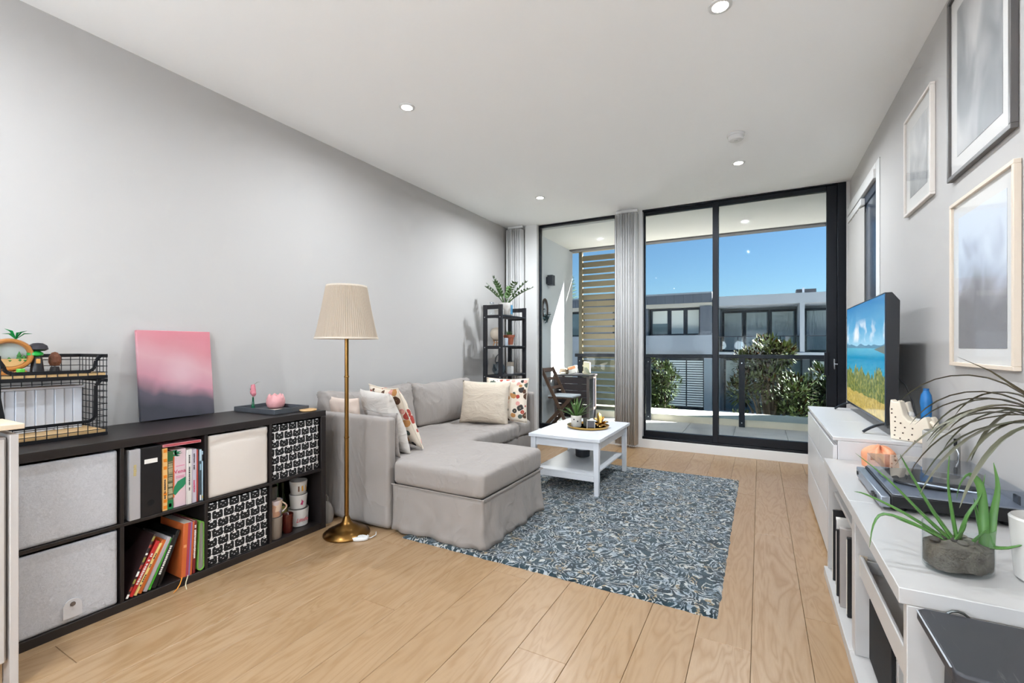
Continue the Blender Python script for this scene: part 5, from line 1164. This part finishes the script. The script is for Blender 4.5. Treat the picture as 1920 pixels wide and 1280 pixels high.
# leaf list: root offset, world-space way points
leaves = [[(-0.01, 0, 0), (-0.06, 0.02, 0.05), (-0.13, 0.05, 0.13), (-0.20, 0.08, 0.19)], [(-0.005, 0, 0), (-0.045, 0.02, 0.07), (-0.085, 0.05, 0.16), (-0.10, 0.07, 0.20)], [(0, 0, 0), (-0.01, 0.0, 0.07), (-0.018, 0, 0.15), (-0.012, 0.01, 0.235)],
          [(-0.02, -0.01, 0), (-0.09, -0.01, 0.035), (-0.15, -0.01, 0.05), (-0.175, -0.02, 0.02), (-0.185, -0.03, -0.04)], [(-0.02, 0.01, 0), (-0.10, 0.02, 0.05), (-0.18, 0.03, 0.085), (-0.21, 0.03, 0.09)], [(-0.02, 0, 0), (-0.07, -0.01, 0.025), (-0.13, -0.02, 0.045)],
          [(0.0, 0, 0), (0.018, 0, 0.07), (0.045, 0.01, 0.12), (0.055, 0.01, 0.18)], [(0.05, 0, 0), (0.052, 0.01, 0.08), (0.045, 0.01, 0.15), (0.025, 0.01, 0.175), (0.005, 0, 0.15), (-0.002, 0, 0.11)], [(0.06, 0, 0), (0.07, 0.01, 0.08), (0.078, 0.01, 0.15), (0.07, 0.01, 0.21)],
          [(0.06, 0, 0), (0.09, -0.01, 0.008), (0.13, -0.02, 0.035)], [(0.055, 0.01, 0), (0.045, 0.02, 0.06), (0.04, 0.03, 0.11)], [(0.02, -0.01, 0), (0.035, -0.02, 0.03), (0.05, -0.02, 0.05)], [(-0.01, -0.01, 0), (0.005, -0.02, 0.04), (0.012, -0.02, 0.065)]]
for k, L in enumerate(leaves):
    pts = [Vector((0, 0, 0.07)) + wdir(*p) * 1.0 for p in L]
    fine = []
    for q in range(len(pts) - 1):
        p0, p1, p2, p3 = pts[max(q - 1, 0)], pts[q], pts[q + 1], pts[min(q + 2, len(pts) - 1)]
        for t in (0, 0.33, 0.66):
            fine.append(0.5 * ((2 * p1) + (p2 - p0) * t + (2 * p0 - 5 * p1 + 4 * p2 - p3) * t * t + (3 * p1 - p0 - 3 * p2 + p3) * t ** 3))
    fine.append(pts[-1]); m = len(fine)
    MB().tube(fine, [0.0095 * (1 - (q / (m - 1)) ** 1.6) + 0.0006 for q in range(m)], 8, squash=0.45).build('aloe_leaf', m_aloe, al, smooth=True)

# dracaena in a white pot at the right edge
dr = thing('potted_dracaena', 'dracaena with long arching purple-green leaves in a white pot at the right edge', 'plant', (0.612, 1.585, 0.601))
MB().lathe([(0, 0), (0.052, 0), (0.058, 0.006), (0.068, 0.150), (0.064, 0.155), (0.060, 0.14), (0, 0.135)], 32).build('pot', m_cer, dr, smooth=True)
MB().lathe([(0, 0.138), (0.060, 0.137)], 20).build('soil', m_soil, dr)
MB().tube([(0, 0, 0.13), (0.005, 0.0, 0.25), (0.0, 0.005, 0.41)], [0.010, 0.009, 0.008], 10).build('trunk', M('trunk_brown', (120, 98, 76), 0.8, bump=(90, 0.6)), dr, smooth=True)
m_dr1 = M('dracaena_purple', (84, 58, 54), 0.45, var=((84, 92, 56), 9)); m_dr2 = M('dracaena_green', (96, 108, 78), 0.4, var=((92, 80, 72), 9))
rr = random.Random(21)
for k in range(24):
    az = R(200 + rr.uniform(-100, 100)) if k < 19 else rr.uniform(0, 6.28); e = R(rr.uniform(0, 60)); l = rr.uniform(0.22, 0.37)
    d = Vector((math.cos(az) * math.cos(e), math.sin(az) * math.cos(e), math.sin(e))); p = Vector((0, 0.004, 0.37 + 0.04 * rr.random())); pts = []
    hx = Vector((math.cos(az), math.sin(az), 0))
    for q in range(11):
        pts.append(p.copy()); p = p + d * l / 10
        if 0.605 + p.x > 0.75: p.x = 0.145
        d = (d + Vector((0, 0, -0.20 - 0.05 * (e > 0.7))) + hx * 0.02).normalized()
    if min(q_.z for q_ in pts) < 0.02: 
        pts = [q_ for q_ in pts if q_.z > 0.03]
    m = len(pts)
    if m < 4: continue
    MB().blade(pts, [0.0062 * math.sin(math.pi * (0.12 + 0.88 * (q / (m - 1)))) ** 0.7 * (1 if q < m - 1 else 0.05) + 0.0005 for q in range(m)], 0.15, cup=0.35).build('leaf', m_dr1 if k % 3 else m_dr2, dr, smooth=True)
MB().blade([(0, 0, 0.40), (-0.05, -0.01, 0.46), (-0.11, -0.02, 0.51), (-0.17, -0.02, 0.545)], [0.006, 0.008, 0.005, 0.0006], 0.15, cup=0.35).build('leaf', m_dr1, dr, smooth=True)

# ------------------------------------------------------------------ black step stool
st = thing('step_stool', 'black painted wooden step stool with worn edges in front of the bench', 'stool', (0.52, 1.25, 0))
def worn():
    g = G('worn_black'); v = g.coords('Object'); geo = g.n('ShaderNodeNewGeometry')
    n = g.noise(v, 8, 4); sc = g.noise(g.coords('Object', (40, 4, 4), rot=(0, 0, 0.5)), 3, 3, 0.6)
    c = g.mix(n, lin((40, 42, 48)), lin((56, 54, 56))); c = g.mix(g.ramp(sc, [(0.66, (0, 0, 0)), (0.74, (0.4, 0.4, 0.4))]), c, lin((110, 108, 108)))
    g.base(c); g.rough(0.5); return g.m
m_st = worn()
tp_ = [(-0.205, -0.115), (-0.19, -0.125), (0.21, -0.125), (0.21, 0.125), (-0.19, 0.125), (-0.205, 0.112)]
MB().prism(tp_, 'z', 0.548, 0.572).build('top_step', m_st, st, bevel=0.005, seg=3)
MB().bar((-0.2065, -0.108, 0.5735), (-0.2065, 0.105, 0.5735), 0.003, 0.0015).build('worn_edge', M('bare_edge', (176, 180, 186), 0.5), st)
for sx in (-0.165, 0.17):
    MB().bar((sx, -0.09, 0.547), (sx - 0.01, -0.20, 0.0), 0.024, 0.05, up=(0, 1, 0)).build('leg', m_st, st, bevel=0.003)
    MB().bar((sx + 0.02, 0.08, 0.547), (sx + 0.015, 0.11, 0.0), 0.024, 0.05, up=(0, 1, 0)).build('leg', m_st, st, bevel=0.003)
    MB().bar((sx + 0.026, -0.115, 0.30), (sx + 0.026, 0.095, 0.30), 0.02, 0.04).build('side_rail', m_st, st, bevel=0.002)
box('lower_step', m_st, st, -0.17, 0.18, -0.22, -0.12, 0.255, 0.279, 0.004)
MB().prism([(0.02 * math.cos(R(a)), 0.02 * math.sin(R(a)) + (0.03 if 0 <= a <= 180 else -0.03)) for a in range(0, 360, 20)], 'y', -0.075, -0.071).build('hinge_plate', M('brass_plate', (150, 130, 84), 0.35, 0.9), st, loc=(-0.125, -0.02, 0.478))
box('brace', M('raw_pine', (196, 146, 86), 0.6), st, -0.14, 0.15, 0.02, 0.04, 0.49, 0.53, 0.002)
MB().tube([(-0.13 + 0.02 * math.cos(R(a)), 0.128, 0.562 + 0.016 * math.sin(R(a))) for a in range(0, 361, 30)], 0.003, 6).build('hanging_ring', M('ring_steel', (90, 92, 90), 0.3, 0.9), st, smooth=True)

# ------------------------------------------------------------------ framed pictures on the right wall
def art(name, tones, seed):
    g = G(name); tc = g.n('ShaderNodeTexCoord'); v = tc.outputs['Generated']; mp = g.n('ShaderNodeMapping'); g.link(v, mp.inputs[0]); mp.inputs['Location'].default_value = (seed, seed * 2, 0)
    n = g.noise(mp.outputs[0], 2.2, 2, 0.45, 0.5); s = g.sep(v)
    k = g.math('ADD', n, g.math('MULTIPLY', g.math('SUBTRACT', s[2], 0.5), tones[-1]))
    g.base(g.ramp(k, [(0.25, lin(tones[0])), (0.42, lin(tones[1])), (0.58, lin(tones[2])), (0.75, lin(tones[3]))])); g.rough(0.5); return g.m
def picture(label, y0, y1, z0, z1, fc, fw, border, mat):
    t = thing('framed_picture', label, 'picture', (XR, (y0 + y1) / 2, z0), group='framed pictures on the right wall'); hw = (y1 - y0) / 2; h = z1 - z0; mf = M('frame_%d' % fc[0], fc, 0.45)
    for b_ in ((-hw, hw, 0, fw), (-hw, hw, h - fw, h), (-hw, -hw + fw, fw, h - fw), (hw - fw, hw, fw, h - fw)): box('frame_bar', mf, t, -0.022, -0.001, b_[0], b_[1], b_[2], b_[3], 0.002)
    box('mount_board', M('mount', (236, 234, 231), 0.8), t, -0.010, -0.002, -hw + fw, hw - fw, fw, h - fw)
    box('print', mat, t, -0.0115, -0.0102, -hw + fw + border, hw - fw - border, fw + border, h - fw - border)
    box('glazing', glass('picture_glass', (0.98, 0.98, 0.98), 1.35, 0.05), t, -0.0165, -0.0150, -hw + fw, hw - fw, fw, h - fw)
picture('small pale framed picture high on the right wall, nearest the window', 2.99, 3.47, 1.93, 2.49, (222, 214, 206), 0.014, 0.075, art('art_soft', ((150, 150, 152), (178, 178, 178), (200, 199, 198), (222, 220, 218), 0.3), 1.0))
picture('large charcoal framed grey picture high on the right wall', 2.16, 2.76, 1.91, 2.72, (96, 92, 90), 0.018, 0.07, art('art_grey', ((120, 124, 128), (150, 153, 155), (186, 186, 186), (214, 211, 208), 0.15), 3.3))
picture('lower pale framed picture with a light sky on the right wall', 2.14, 2.73, 1.09, 1.80, (226, 210, 192), 0.016, 0.06, art('art_coast', ((150, 148, 150), (176, 174, 178), (206, 210, 222), (232, 238, 246), 0.9), 5.1))

# ------------------------------------------------------------------ balcony
m_conc = M('render_grey', (206, 210, 214), 0.85, bump=(40, 0.1)); m_soff = M('soffit_white', (236, 235, 231), 0.85)
m_kerb = M('kerb_concrete', (226, 218, 200), 0.85, bump=(60, 0.15), var=((210, 202, 184), 5))
BX0, BX1 = -2.70, 1.0
bf_ = struct(box('balcony_floor', M('grout', (120, 118, 114), 0.9), None, BX0, BX1, YW + 0.15, 7.25, -0.15, 0.041))
m_tile = M('balcony_tile', (198, 196, 192), 0.6, var=((186, 182, 176), 4))
xx = BX0
while xx < BX1 - 0.01:
    w = min(0.6, BX1 - xx); yy = YW + 0.15
    while yy < 7.24:
        l = min(0.6, 7.25 - yy); link('tile', plank_mesh(w - 0.004, l - 0.004, 0.009, m_tile, 'tile', 'tile'), bf_, (xx + w / 2, yy + l / 2, 0.05)); yy += l
    xx += w
struct(box('wall_balcony_left', m_conc, None, BX0 - 0.2, BX0, YW + 0.15, 7.06, -0.15, 2.74))
struct(box('wall_balcony_right', m_conc, None, BX1, BX1 + 0.15, YW + 0.15, 8.46, -3.5, 7.0))
struct(box('ceiling_balcony', m_soff, None, BX0 - 0.2, BX1, YW + 0.15, 6.92, 2.74, 3.0))
struct(box('trim_soffit', M('soffit_edge', (112, 112, 114), 0.8), None, BX0 - 0.2, BX1, 6.92, 7.07, 2.72, 3.05))
struct(box('trim_kerb', m_kerb, None, -3.6, BX1, 7.25, 7.95, -0.6, 0.15, 0.01))
m_rail = M('rail_charcoal', (38, 42, 50), 0.4, 0.5)
bal = thing('balustrade', 'charcoal balcony railing with clear glass panels', 'railing', (-0.9, 7.2, 0.05))
PX = [-2.62, -1.51, -0.225, 0.96]
box('handrail', m_rail, bal, -1.80, 1.88, -0.035, 0.035, 0.965, 1.018, 0.004)
for px in PX:
    box('post', m_rail, bal, px + 0.9 - 0.038, px + 0.9 + 0.038, -0.018, 0.018, 0.0, 0.964, 0.003)
    for zz in (0.06, 0.90): MB().cyl((px + 0.9, -0.019, zz), (px + 0.9, -0.024, zz), 0.008, n=10).build('bolt', M('chrome', (200, 204, 208), 0.25, 1.0), bal)
m_bg = glass('balustrade_glass', (0.80, 0.86, 0.88), 1.45)
for a, b in zip(PX[:-1], PX[1:]):
    box('glass_panel', m_bg, bal, a + 0.9 + 0.03, b + 0.9 - 0.03, 0.02, 0.03, 0.10, 0.955)
m_louv = M('louvre_khaki', (146, 134, 108), 0.55, 0.1)
ls = thing('louvre_screen', 'khaki louvred privacy screen at the balcony corner', 'screen', (-2.16, 7.36, 0.15))
box('frame_post', m_louv, ls, -0.53, -0.475, -0.03, 0.03, 0, 2.62, 0.003); box('frame_post', m_louv, ls, 0.455, 0.51, -0.03, 0.03, 0, 2.62, 0.003)
box('top_rail_sunshade', m_louv, ls, -0.70, 0.51, -0.035, 0.035, 2.625, 3.20, 0.003); box('bottom_rail', m_louv, ls, -0.474, 0.454, -0.03, 0.03, 0.0, 0.05, 0.003)  # top rail carried up out of sight, an added panel shading the balcony wall
sm_ = MB().obox((0, 0, 0), (0.925, 0.012, 0.084), (R(12), 0, 0)); s0 = None
for k in range(23):
    z = 0.115 + 0.109 * k
    if s0 is None: s0 = sm_.build('slat', m_louv, ls, loc=(-0.01, 0, z), bevel=0.002)
    else:
        c = s0.copy(); COL.objects.link(c); c.parent = ls; c.location = (-0.01, 0, z)
wlm = thing('wall_light', 'dark box wall light on the grey balcony wall', 'wall light', (BX0, 6.05, 2.06))
box('back_plate', m_rail, wlm, 0.001, 0.02, -0.045, 0.045, 0.02, 0.12, 0.002); box('lamp_box', M('lamp_dark', (52, 54, 60), 0.5), wlm, 0.021, 0.10, -0.05, 0.05, 0.0, 0.145, 0.004)
wrh = thing('wreath', 'dark oval twig wreath hanging on the grey balcony wall', 'wreath', (BX0 + 0.02, 5.93, 1.55))
torus(MB(), 0.012, 0.016, 0.085, 0.14, (0.0, 0, 0.16), 40, 8).build('twig_ring', M('twig_brown', (78, 66, 60), 0.9, bump=(120, 0.9)), wrh, smooth=True)
rr = random.Random(3); mb = MB()
for k in range(90):
    a = rr.uniform(190, 350); p = Vector((rr.uniform(0, 0.03), 0.085 * math.cos(R(a)) + rr.uniform(-0.03, 0.03), 0.14 + 0.14 * math.sin(R(a)) + rr.uniform(-0.03, 0.04))); leaf_quad(mb, p, (rr.uniform(0, 1), rr.uniform(-1, 1), rr.uniform(-1, 1)), 0.045, 0.012)
mb.build('leaf_cluster', M('wreath_leaf', (74, 96, 100), 0.7), wrh)
torus(MB(), 0.004, 0.003, 0.018, 0.02, (0.02, 0.05, 0.03), 16, 6).build('brass_ring', m_gold, wrh, smooth=True)
m_dk = M('desk_umber', (70, 60, 62), 0.55, var=((58, 50, 52), 9)); m_dk2 = M('desk_frame', (112, 98, 94), 0.55)
dk = thing('bar_cabinet', 'dark slatted timber cabinet on the balcony', 'cabinet', (-2.41, 6.46, 0.051))
for k in range(6): box('front_slat', m_dk, dk, -0.245, 0.215, -0.165, -0.150, 0.10 + 0.098 * k, 0.10 + 0.098 * k + 0.094, 0.002)
for sx in (-0.265, 0.235):
    for sy in (-0.165, 0.135): box('post', m_dk2, dk, sx - 0.018, sx + 0.018, sy, sy + 0.03, 0.0, 0.70, 0.002)
box('side_panel', M('panel_dark', (34, 34, 42), 0.5), dk, 0.226, 0.240, -0.133, 0.133, 0.08, 0.66); box('side_rail', m_dk2, dk, 0.224, 0.246, -0.133, 0.133, 0.662, 0.699); box('side_rail', m_dk2, dk, 0.224, 0.246, -0.133, 0.133, 0.20, 0.235)
box('top_board', M('desk_top', (84, 82, 86), 0.35), dk, -0.285, 0.265, -0.19, 0.19, 0.7005, 0.722, 0.003)
DZ = 0.7735
bk = thing('cardboard_box', 'open white and orange box on the balcony cabinet', 'box', (-2.45, 6.44, DZ), rotz=R(-12))
MB().obox((0, 0, 0.062), (0.13, 0.07, 0.11), (0, R(-14), 0)).build('carton', M('carton_white', (236, 232, 226), 0.7), bk, bevel=0.002); MB().obox((-0.002, -0.0365, 0.093), (0.132, 0.0015, 0.04), (0, R(-14), 0)).build('orange_band', M('carton_orange', (222, 150, 104), 0.7), bk)
pb = thing('paper_packet', 'creased brown and cream packets heaped on the left of the balcony cabinet', 'packet', (-2.575, 6.42, DZ))
soft('wrapper', M('packet_brown', (150, 132, 112), 0.7), pb, -0.07, 0.05, -0.06, 0.05, 0.0, 0.085, 0.02, 0.012, lambda p, n: p + n * 0.014 * nz(p, 22)); MB().obox((0.0, -0.075, 0.014), (0.08, 0.03, 0.028), (0, 0, 0.3)).build('fold', M('packet_cream', (226, 220, 208), 0.6), pb, bevel=0.004)
pl_ = thing('paper_bag', 'pale standing paper bag and card on the right of the balcony cabinet', 'bag', (-2.27, 6.50, DZ))
MB().prism([(-0.05, 0.0), (0.05, 0.0), (0.055, 0.17), (-0.04, 0.185)], 'y', 0.0, 0.05).build('bag', M('bag_pale', (206, 200, 176), 0.8), pl_, bevel=0.002); MB().obox((0.03, -0.04, 0.055), (0.004, 0.08, 0.13), (0, R(-38), R(60))).build('card', M('card_green', (206, 212, 190), 0.7), pl_)
m_tk = M('teak', (104, 78, 62), 0.55, var=((84, 62, 50), 14))
fc_ = thing('folding_chair', 'brown folding timber chair with a pale seat pad beside the balcony cabinet', 'chair', (-2.46, 5.98, 0.051))
for yy in (-0.19, 0.19):
    MB().bar((-0.215, yy, 0.83), (0.20, yy, 0.0), 0.022, 0.045, up=(1, 0, 0.6)).build('leg', m_tk, fc_, bevel=0.003)
    MB().bar((0.20, yy * 0.84, 0.42), (-0.20, yy * 0.84, 0.0), 0.022, 0.045, up=(1, 0, -0.6)).build('leg', m_tk, fc_, bevel=0.003)
for k in range(4): MB().bar((-0.200 + 0.06 * k, -0.178, 0.80 - 0.12 * k), (-0.200 + 0.06 * k, 0.178, 0.80 - 0.12 * k), 0.016, 0.06 if k == 0 else 0.04, up=(-0.6, 0, 1)).build('back_slat', m_tk, fc_, bevel=0.003)
for k in range(5): box('seat_slat', m_tk, fc_, -0.12 + 0.07 * k, -0.06 + 0.07 * k, -0.175, 0.175, 0.415, 0.432, 0.003)
soft('seat_pad', fabric('pad_grey', (206, 210, 216), None, 500, 0.2), fc_, -0.13, 0.24, -0.17, 0.17, 0.433, 0.462, 0.012, 0.02)

# ------------------------------------------------------------------ opposite building, garden
m_gnd = M('garden_ground', (210, 212, 214), 0.95, var=((196, 198, 198), 0.6))
struct(MB().box(-60, 60, 8.0, 90, -3.9, -3.6).build('ground', m_gnd))
m_clad = M('metal_cladding', (104, 112, 124), 0.55, 0.2, var=((92, 100, 112), 1.4)); m_rend = M('render_pale', (146, 156, 168), 0.85, bump=(12, 0.1)); m_rend2 = M('render_white', (172, 180, 190), 0.85)
m_wf = M('far_frame', (40, 48, 60), 0.5); m_fglass = M('far_glass', (92, 110, 124), 0.06, spec=0.9); m_bl = M('far_blind', (204, 212, 212), 0.8); m_cur = M('far_curtain', (176, 186, 190), 0.85)
FY = 16.0
lb_ = thing('apartment_building', 'grey metal-clad apartment block with roller blinds across the garden', 'building', (-6.7, FY, -3.6)); o_ = off(lb_)
L0, L1 = -12.0, -1.36
def lbx(name, m, *b, **k): return box(name, m, lb_, *b, loc=o_, **k)
lbx('wall', m_rend, L0, L1, FY + 0.9, FY + 9, -3.6, 2.50); lbx('slab_band', m_rend, L0, L1, FY, FY + 0.899, 1.05, 1.57)
lbx('roof', m_clad, L0, L1, FY + 0.1, FY + 9, 2.63, 2.92); lbx('soffit', M('far_soffit', (186, 184, 176), 0.8), L0, L1, FY + 0.06, FY + 0.9, 2.505, 2.629)
lbx('end_pier', m_clad, -1.72, L1, FY + 0.02, FY + 0.9, 1.571, 2.504); lbx('roof_edge', M('flashing', (150, 160, 172), 0.5, 0.3), L0, L1, FY, FY + 0.3, 2.921, 2.97)
k = 0; xx = L1
while xx > L0:
    lbx('cladding_panel', m_clad, xx - 0.285, xx, FY + 0.02 + 0.006 * (k % 2), FY + 0.099, 2.63, 2.92); xx -= 0.29; k += 1
    if k > 28: break
def far_window(bld, o, x0, x1, z0, z1, y, blind=1.0, mat=None, sub=False):
    w = MB().box(x0, x1, y - 0.04, y, z1 - 0.07, z1).box(x0, x1, y - 0.04, y, z0, z0 + 0.05).box(x0, x0 + 0.06, y - 0.04, y, z0 + 0.05, z1 - 0.07).box(x1 - 0.05, x1, y - 0.04, y, z0 + 0.05, z1 - 0.07).build('window', m_wf, bld, loc=o)
    box('pane', m_fglass, w, x0 + 0.06, x1 - 0.05, y - 0.012, y - 0.006, z0 + 0.05, z1 - 0.07)
    if blind: box('blind', mat or m_bl, w, x0 + 0.07, x1 - 0.06, y - 0.030, y - 0.016, z1 - 0.08 - (z1 - z0 - 0.14) * blind, z1 - 0.08)
    return w
for a, b, bl_ in ((-3.36, -2.74, 0.55), (-2.73, -2.22, 1.0), (-2.21, -1.73, 1.0), (-4.6, -3.95, 0.8), (-6.35, -5.75, 0.0), (-7.1, -6.36, 1.0), (-8.6, -7.8, 0.6)): far_window(lb_, o_, a, b, 1.575, 2.50, FY + 0.4, bl_)
lbx('pier', m_clad, -3.92, -3.40, FY + 0.15, FY + 0.85, 1.571, 2.504)
lbx('pier', m_rend, -5.70, -4.65, FY + 0.15, FY + 0.85, 1.571, 2.504)
mb = MB()
for xx0, xx1 in ((-2.74, -2.20), (-2.16, -1.66)):
    for q in range(20): mb.obox(((xx0 + xx1) / 2, FY + 0.36, -0.78 + q * 0.078), (xx1 - xx0, 0.012, 0.052), (R(20), 0, 0))
lv = mb.build('louvre_slats', M('louvre_white', (232, 236, 240), 0.6), lb_, loc=o_); lv['kind'] = 'stuff'
lbx('louvre_frame', m_wf, -2.80, -1.58, FY + 0.40, FY + 0.42, -0.85, 0.82); far_window(lb_, o_, -3.9, -2.86, -0.9, 0.8, FY + 0.42, 0.0)
lbx('lower_pier', m_rend, -1.60, L1, FY + 0.02, FY + 0.898, -3.6, 1.049); lbx('lower_wall', m_rend, -3.9, -1.61, FY + 0.3, FY + 0.898, -3.6, -0.92); lbx('lower_wall', m_rend, L0, -3.92, FY + 0.3, FY + 0.898, -3.6, 1.049)
lbx('lower_fascia', m_rend, -3.91, -1.61, FY + 0.25, FY + 0.898, 0.83, 1.049)
lbx('roof_box', m_rend2, -4.9, -3.55, FY + 1.5, FY + 3, 2.93, 3.12)

rb = thing('apartment_building', 'white rendered apartment block with deep balconies across the garden', 'building', (3.4, FY, -3.6)); o_ = off(rb)
def rbx(name, m, *b, **k): return box(name, m, rb, *b, loc=o_, **k)
RX0, RX1 = -1.34, 8.0
rbx('wall', m_rend, RX0, RX1, FY + 1.5, FY + 9, -3.6, 2.50); rbx('parapet', m_rend2, RX0, RX1, FY + 0.1, FY + 9, 2.501, 2.80)
rbx('balcony_slab', m_rend2, RX0, RX1, FY + 0.1, FY + 1.49, 0.86, 1.02); rbx('column', m_rend2, 1.05, 1.17, FY + 0.12, FY + 1.49, 1.021, 2.50); rbx('column', m_rend2, RX0, RX0 + 0.12, FY + 0.12, FY + 1.49, 1.021, 2.50); rbx('column', m_rend2, 3.6, 3.72, FY + 0.12, FY + 1.49, 1.021, 2.50)
for a, b in ((-1.15, -0.48), (-0.47, 0.27), (0.28, 1.03), (1.25, 2.1), (2.11, 2.9), (4.0, 5.2)):
    w = far_window(rb, o_, a, b, 1.025, 2.42, FY + 1.45, 0.0)
    mb = MB(); nf = int((b - a - 0.14) / 0.035)
    for q in range(nf):
        x0 = a + 0.07 + q * 0.035; mb.box(x0, x0 + 0.034, FY + 1.45 - 0.034 + (0.006 if q % 2 else 0), FY + 1.45 - 0.016, 1.09, 2.34)
    mb.build('curtain', m_cur, w)
bx_ = rbx('glass_balustrade', glass('far_balustrade', (0.80, 0.88, 0.92), 1.5), -1.2, 1.04, FY + 0.2, FY + 0.215, 1.05, 1.50); rbx('handrail', m_wf, -1.2, 1.04, FY + 0.19, FY + 0.225, 1.50, 1.525)
for px in (-1.18, -0.62, 0.0, 0.55, 1.02): rbx('rail_post', m_wf, px - 0.012, px + 0.012, FY + 0.218, FY + 0.24, 1.021, 1.50)
rbx('glass_balustrade', glass('far_balustrade'), 1.18, 3.58, FY + 0.2, FY + 0.215, 1.05, 1.50); rbx('handrail', m_wf, 1.18, 3.58, FY + 0.19, FY + 0.225, 1.50, 1.525)
far_window(rb, o_, -1.1, 0.0, -1.4, 0.80, FY + 1.45, 0.5); far_window(rb, o_, 0.1, 1.2, -1.4, 0.80, FY + 1.45, 0.0); far_window(rb, o_, 1.4, 2.4, -1.4, 0.80, FY + 1.45, 0.3)
rbx('lower_column', m_rend, RX0, RX0 + 0.12, FY + 0.12, FY + 1.49, -3.6, 0.859); rbx('garden_wall', m_rend, RX0, RX1, FY - 0.9, FY - 0.75, -3.6, -0.75)
rbx('roof_unit', M('roof_plant', (58, 60, 66), 0.6), 1.0, 1.52, FY + 0.8, FY + 1.3, 2.801, 2.98); rbx('roof_vent', m_rend2, 1.15, 1.21, FY + 0.75, FY + 0.79, 2.801, 3.02)

def shrub(name, label, cx, cy, zb_, clusters, nleaf, ll, lw, cols, seed, group='garden shrubs beyond the balcony'):
    t = thing(name, label, 'shrub', (cx, cy, zb_), group=group); r = random.Random(seed)
    ms = MB(); ms.tube([(0, 0, 0), (0.05, 0, (clusters[0][2] - zb_) * 0.5), (0, 0.05, clusters[0][2] - zb_)], [0.09, 0.06, 0.03], 8)
    for (x, y, z, rad) in clusters: ms.tube([(0.03, 0, (clusters[0][2] - zb_) * 0.55), (x * 0.6, y * 0.6, (z - zb_) * 0.9), (x, y, z - zb_)], [0.035, 0.02, 0.008], 5)
    ms.build('branches', M('bark_grey', (92, 80, 68), 0.9), t)
    for ci, c in enumerate(cols):
        mb = MB()
        for k in range(int(nleaf * c[1])):
            x, y, z, rad = clusters[r.randrange(len(clusters))]
            while True:
                v = Vector((r.uniform(-1, 1), r.uniform(-1, 1), r.uniform(-1, 1)))
                if 0.2 < v.length < 1: break
            if c[2] and v.z < 0.3: v.z = abs(v.z)
            p = Vector((x, y, z - zb_)) + v * rad; d = (v.normalized() + Vector((r.uniform(-.7, .7), r.uniform(-.7, .7), r.uniform(-0.2, 0.9)))).normalized()
            leaf_quad(mb, p, d, ll * r.uniform(0.6, 1.3), lw * r.uniform(0.7, 1.2))
        mb.build(('foliage', 'dry_foliage', 'flower_heads')[ci], M('leaf_' + c[3], c[0], 0.95, spec=0.1), t, kind='stuff')
rr = random.Random(17)
CL = [(rr.uniform(-0.55, 0.55), rr.uniform(-0.4, 0.4), rr.uniform(-1.3, 0.75), rr.uniform(0.22, 0.36)) for _ in range(26)] + [(-0.05, 0, 1.15, 0.26), (0.15, 0, 0.95, 0.3), (-0.25, 0.1, 0.9, 0.28), (-0.45, 0, 0.85, 0.22), (0.3, 0, 1.05, 0.2)]
shrub('banksia_shrub', 'large brown-green shrub with golden flower heads behind the right glass panel', 0.16, 11.0, -3.6, CL, 11000, 0.13, 0.024, (((27, 30, 23), 0.62, 0, 'olive'), ((34, 30, 23), 0.28, 0, 'dun'), ((62, 42, 18), 0.09, 1, 'gold')), 5)
CL = [(rr.uniform(-0.5, 0.45), rr.uniform(-0.4, 0.4), rr.uniform(-1.3, 0.3), rr.uniform(0.2, 0.34)) for _ in range(22)] + [(0.5, 0.0, 0.85, 0.2), (0.35, 0.1, 0.5, 0.3), (-0.2, 0, 0.55, 0.25)]
shrub('banksia_shrub', 'brown-green shrub filling the right edge of the glass door view', 1.35, 11.6, -3.6, CL, 8000, 0.13, 0.024, (((27, 30, 23), 0.62, 0, 'olive'), ((34, 30, 23), 0.28, 0, 'dun'), ((62, 42, 18), 0.05, 1, 'gold')), 6)
CL = [(rr.uniform(-0.5, 0.5), rr.uniform(-0.4, 0.4), rr.uniform(-1.1, 0.35), rr.uniform(0.2, 0.34)) for _ in range(22)] + [(-0.25, 0, 0.72, 0.2), (0.1, 0, 0.55, 0.26)]
shrub('banksia_shrub', 'smaller grey-green shrub in front of the white louvres', -2.25, 12.0, -3.6, CL, 8000, 0.12, 0.024, (((27, 31, 26), 0.72, 0, 'olive'), ((34, 30, 23), 0.24, 0, 'dun'), ((62, 42, 18), 0.04, 1, 'gold')), 7)
pt = thing('pine_tree', 'distant green pine tree left of the louvred screen', 'tree', (-16.6, 42, -3.6)); r = random.Random(8)
MB().tube([(0, 0, 0), (0, 0, 11.5)], [0.3, 0.05], 8).build('trunk', M('bark_grey', (92, 80, 68), 0.9), pt)
mb = MB()
for k in range(26):
    z = 3 + k * 0.34; l = 2.6 * (1 - (z - 2) / 12)
    for q in range(7):
        a = q * 0.9 + k * 0.5; d = Vector((math.cos(a), math.sin(a), 0.25))
        for s_ in range(10):
            p = Vector((0, 0, z)) + d * l * s_ / 10
            for sg in (-1, 1): leaf_quad(mb, p, d + Vector((-math.sin(a), math.cos(a), 0.5)) * sg * 0.8, 0.38, 0.07)
mb.build('foliage', M('leaf_pine', (74, 98, 66), 0.8), pt, kind='stuff')
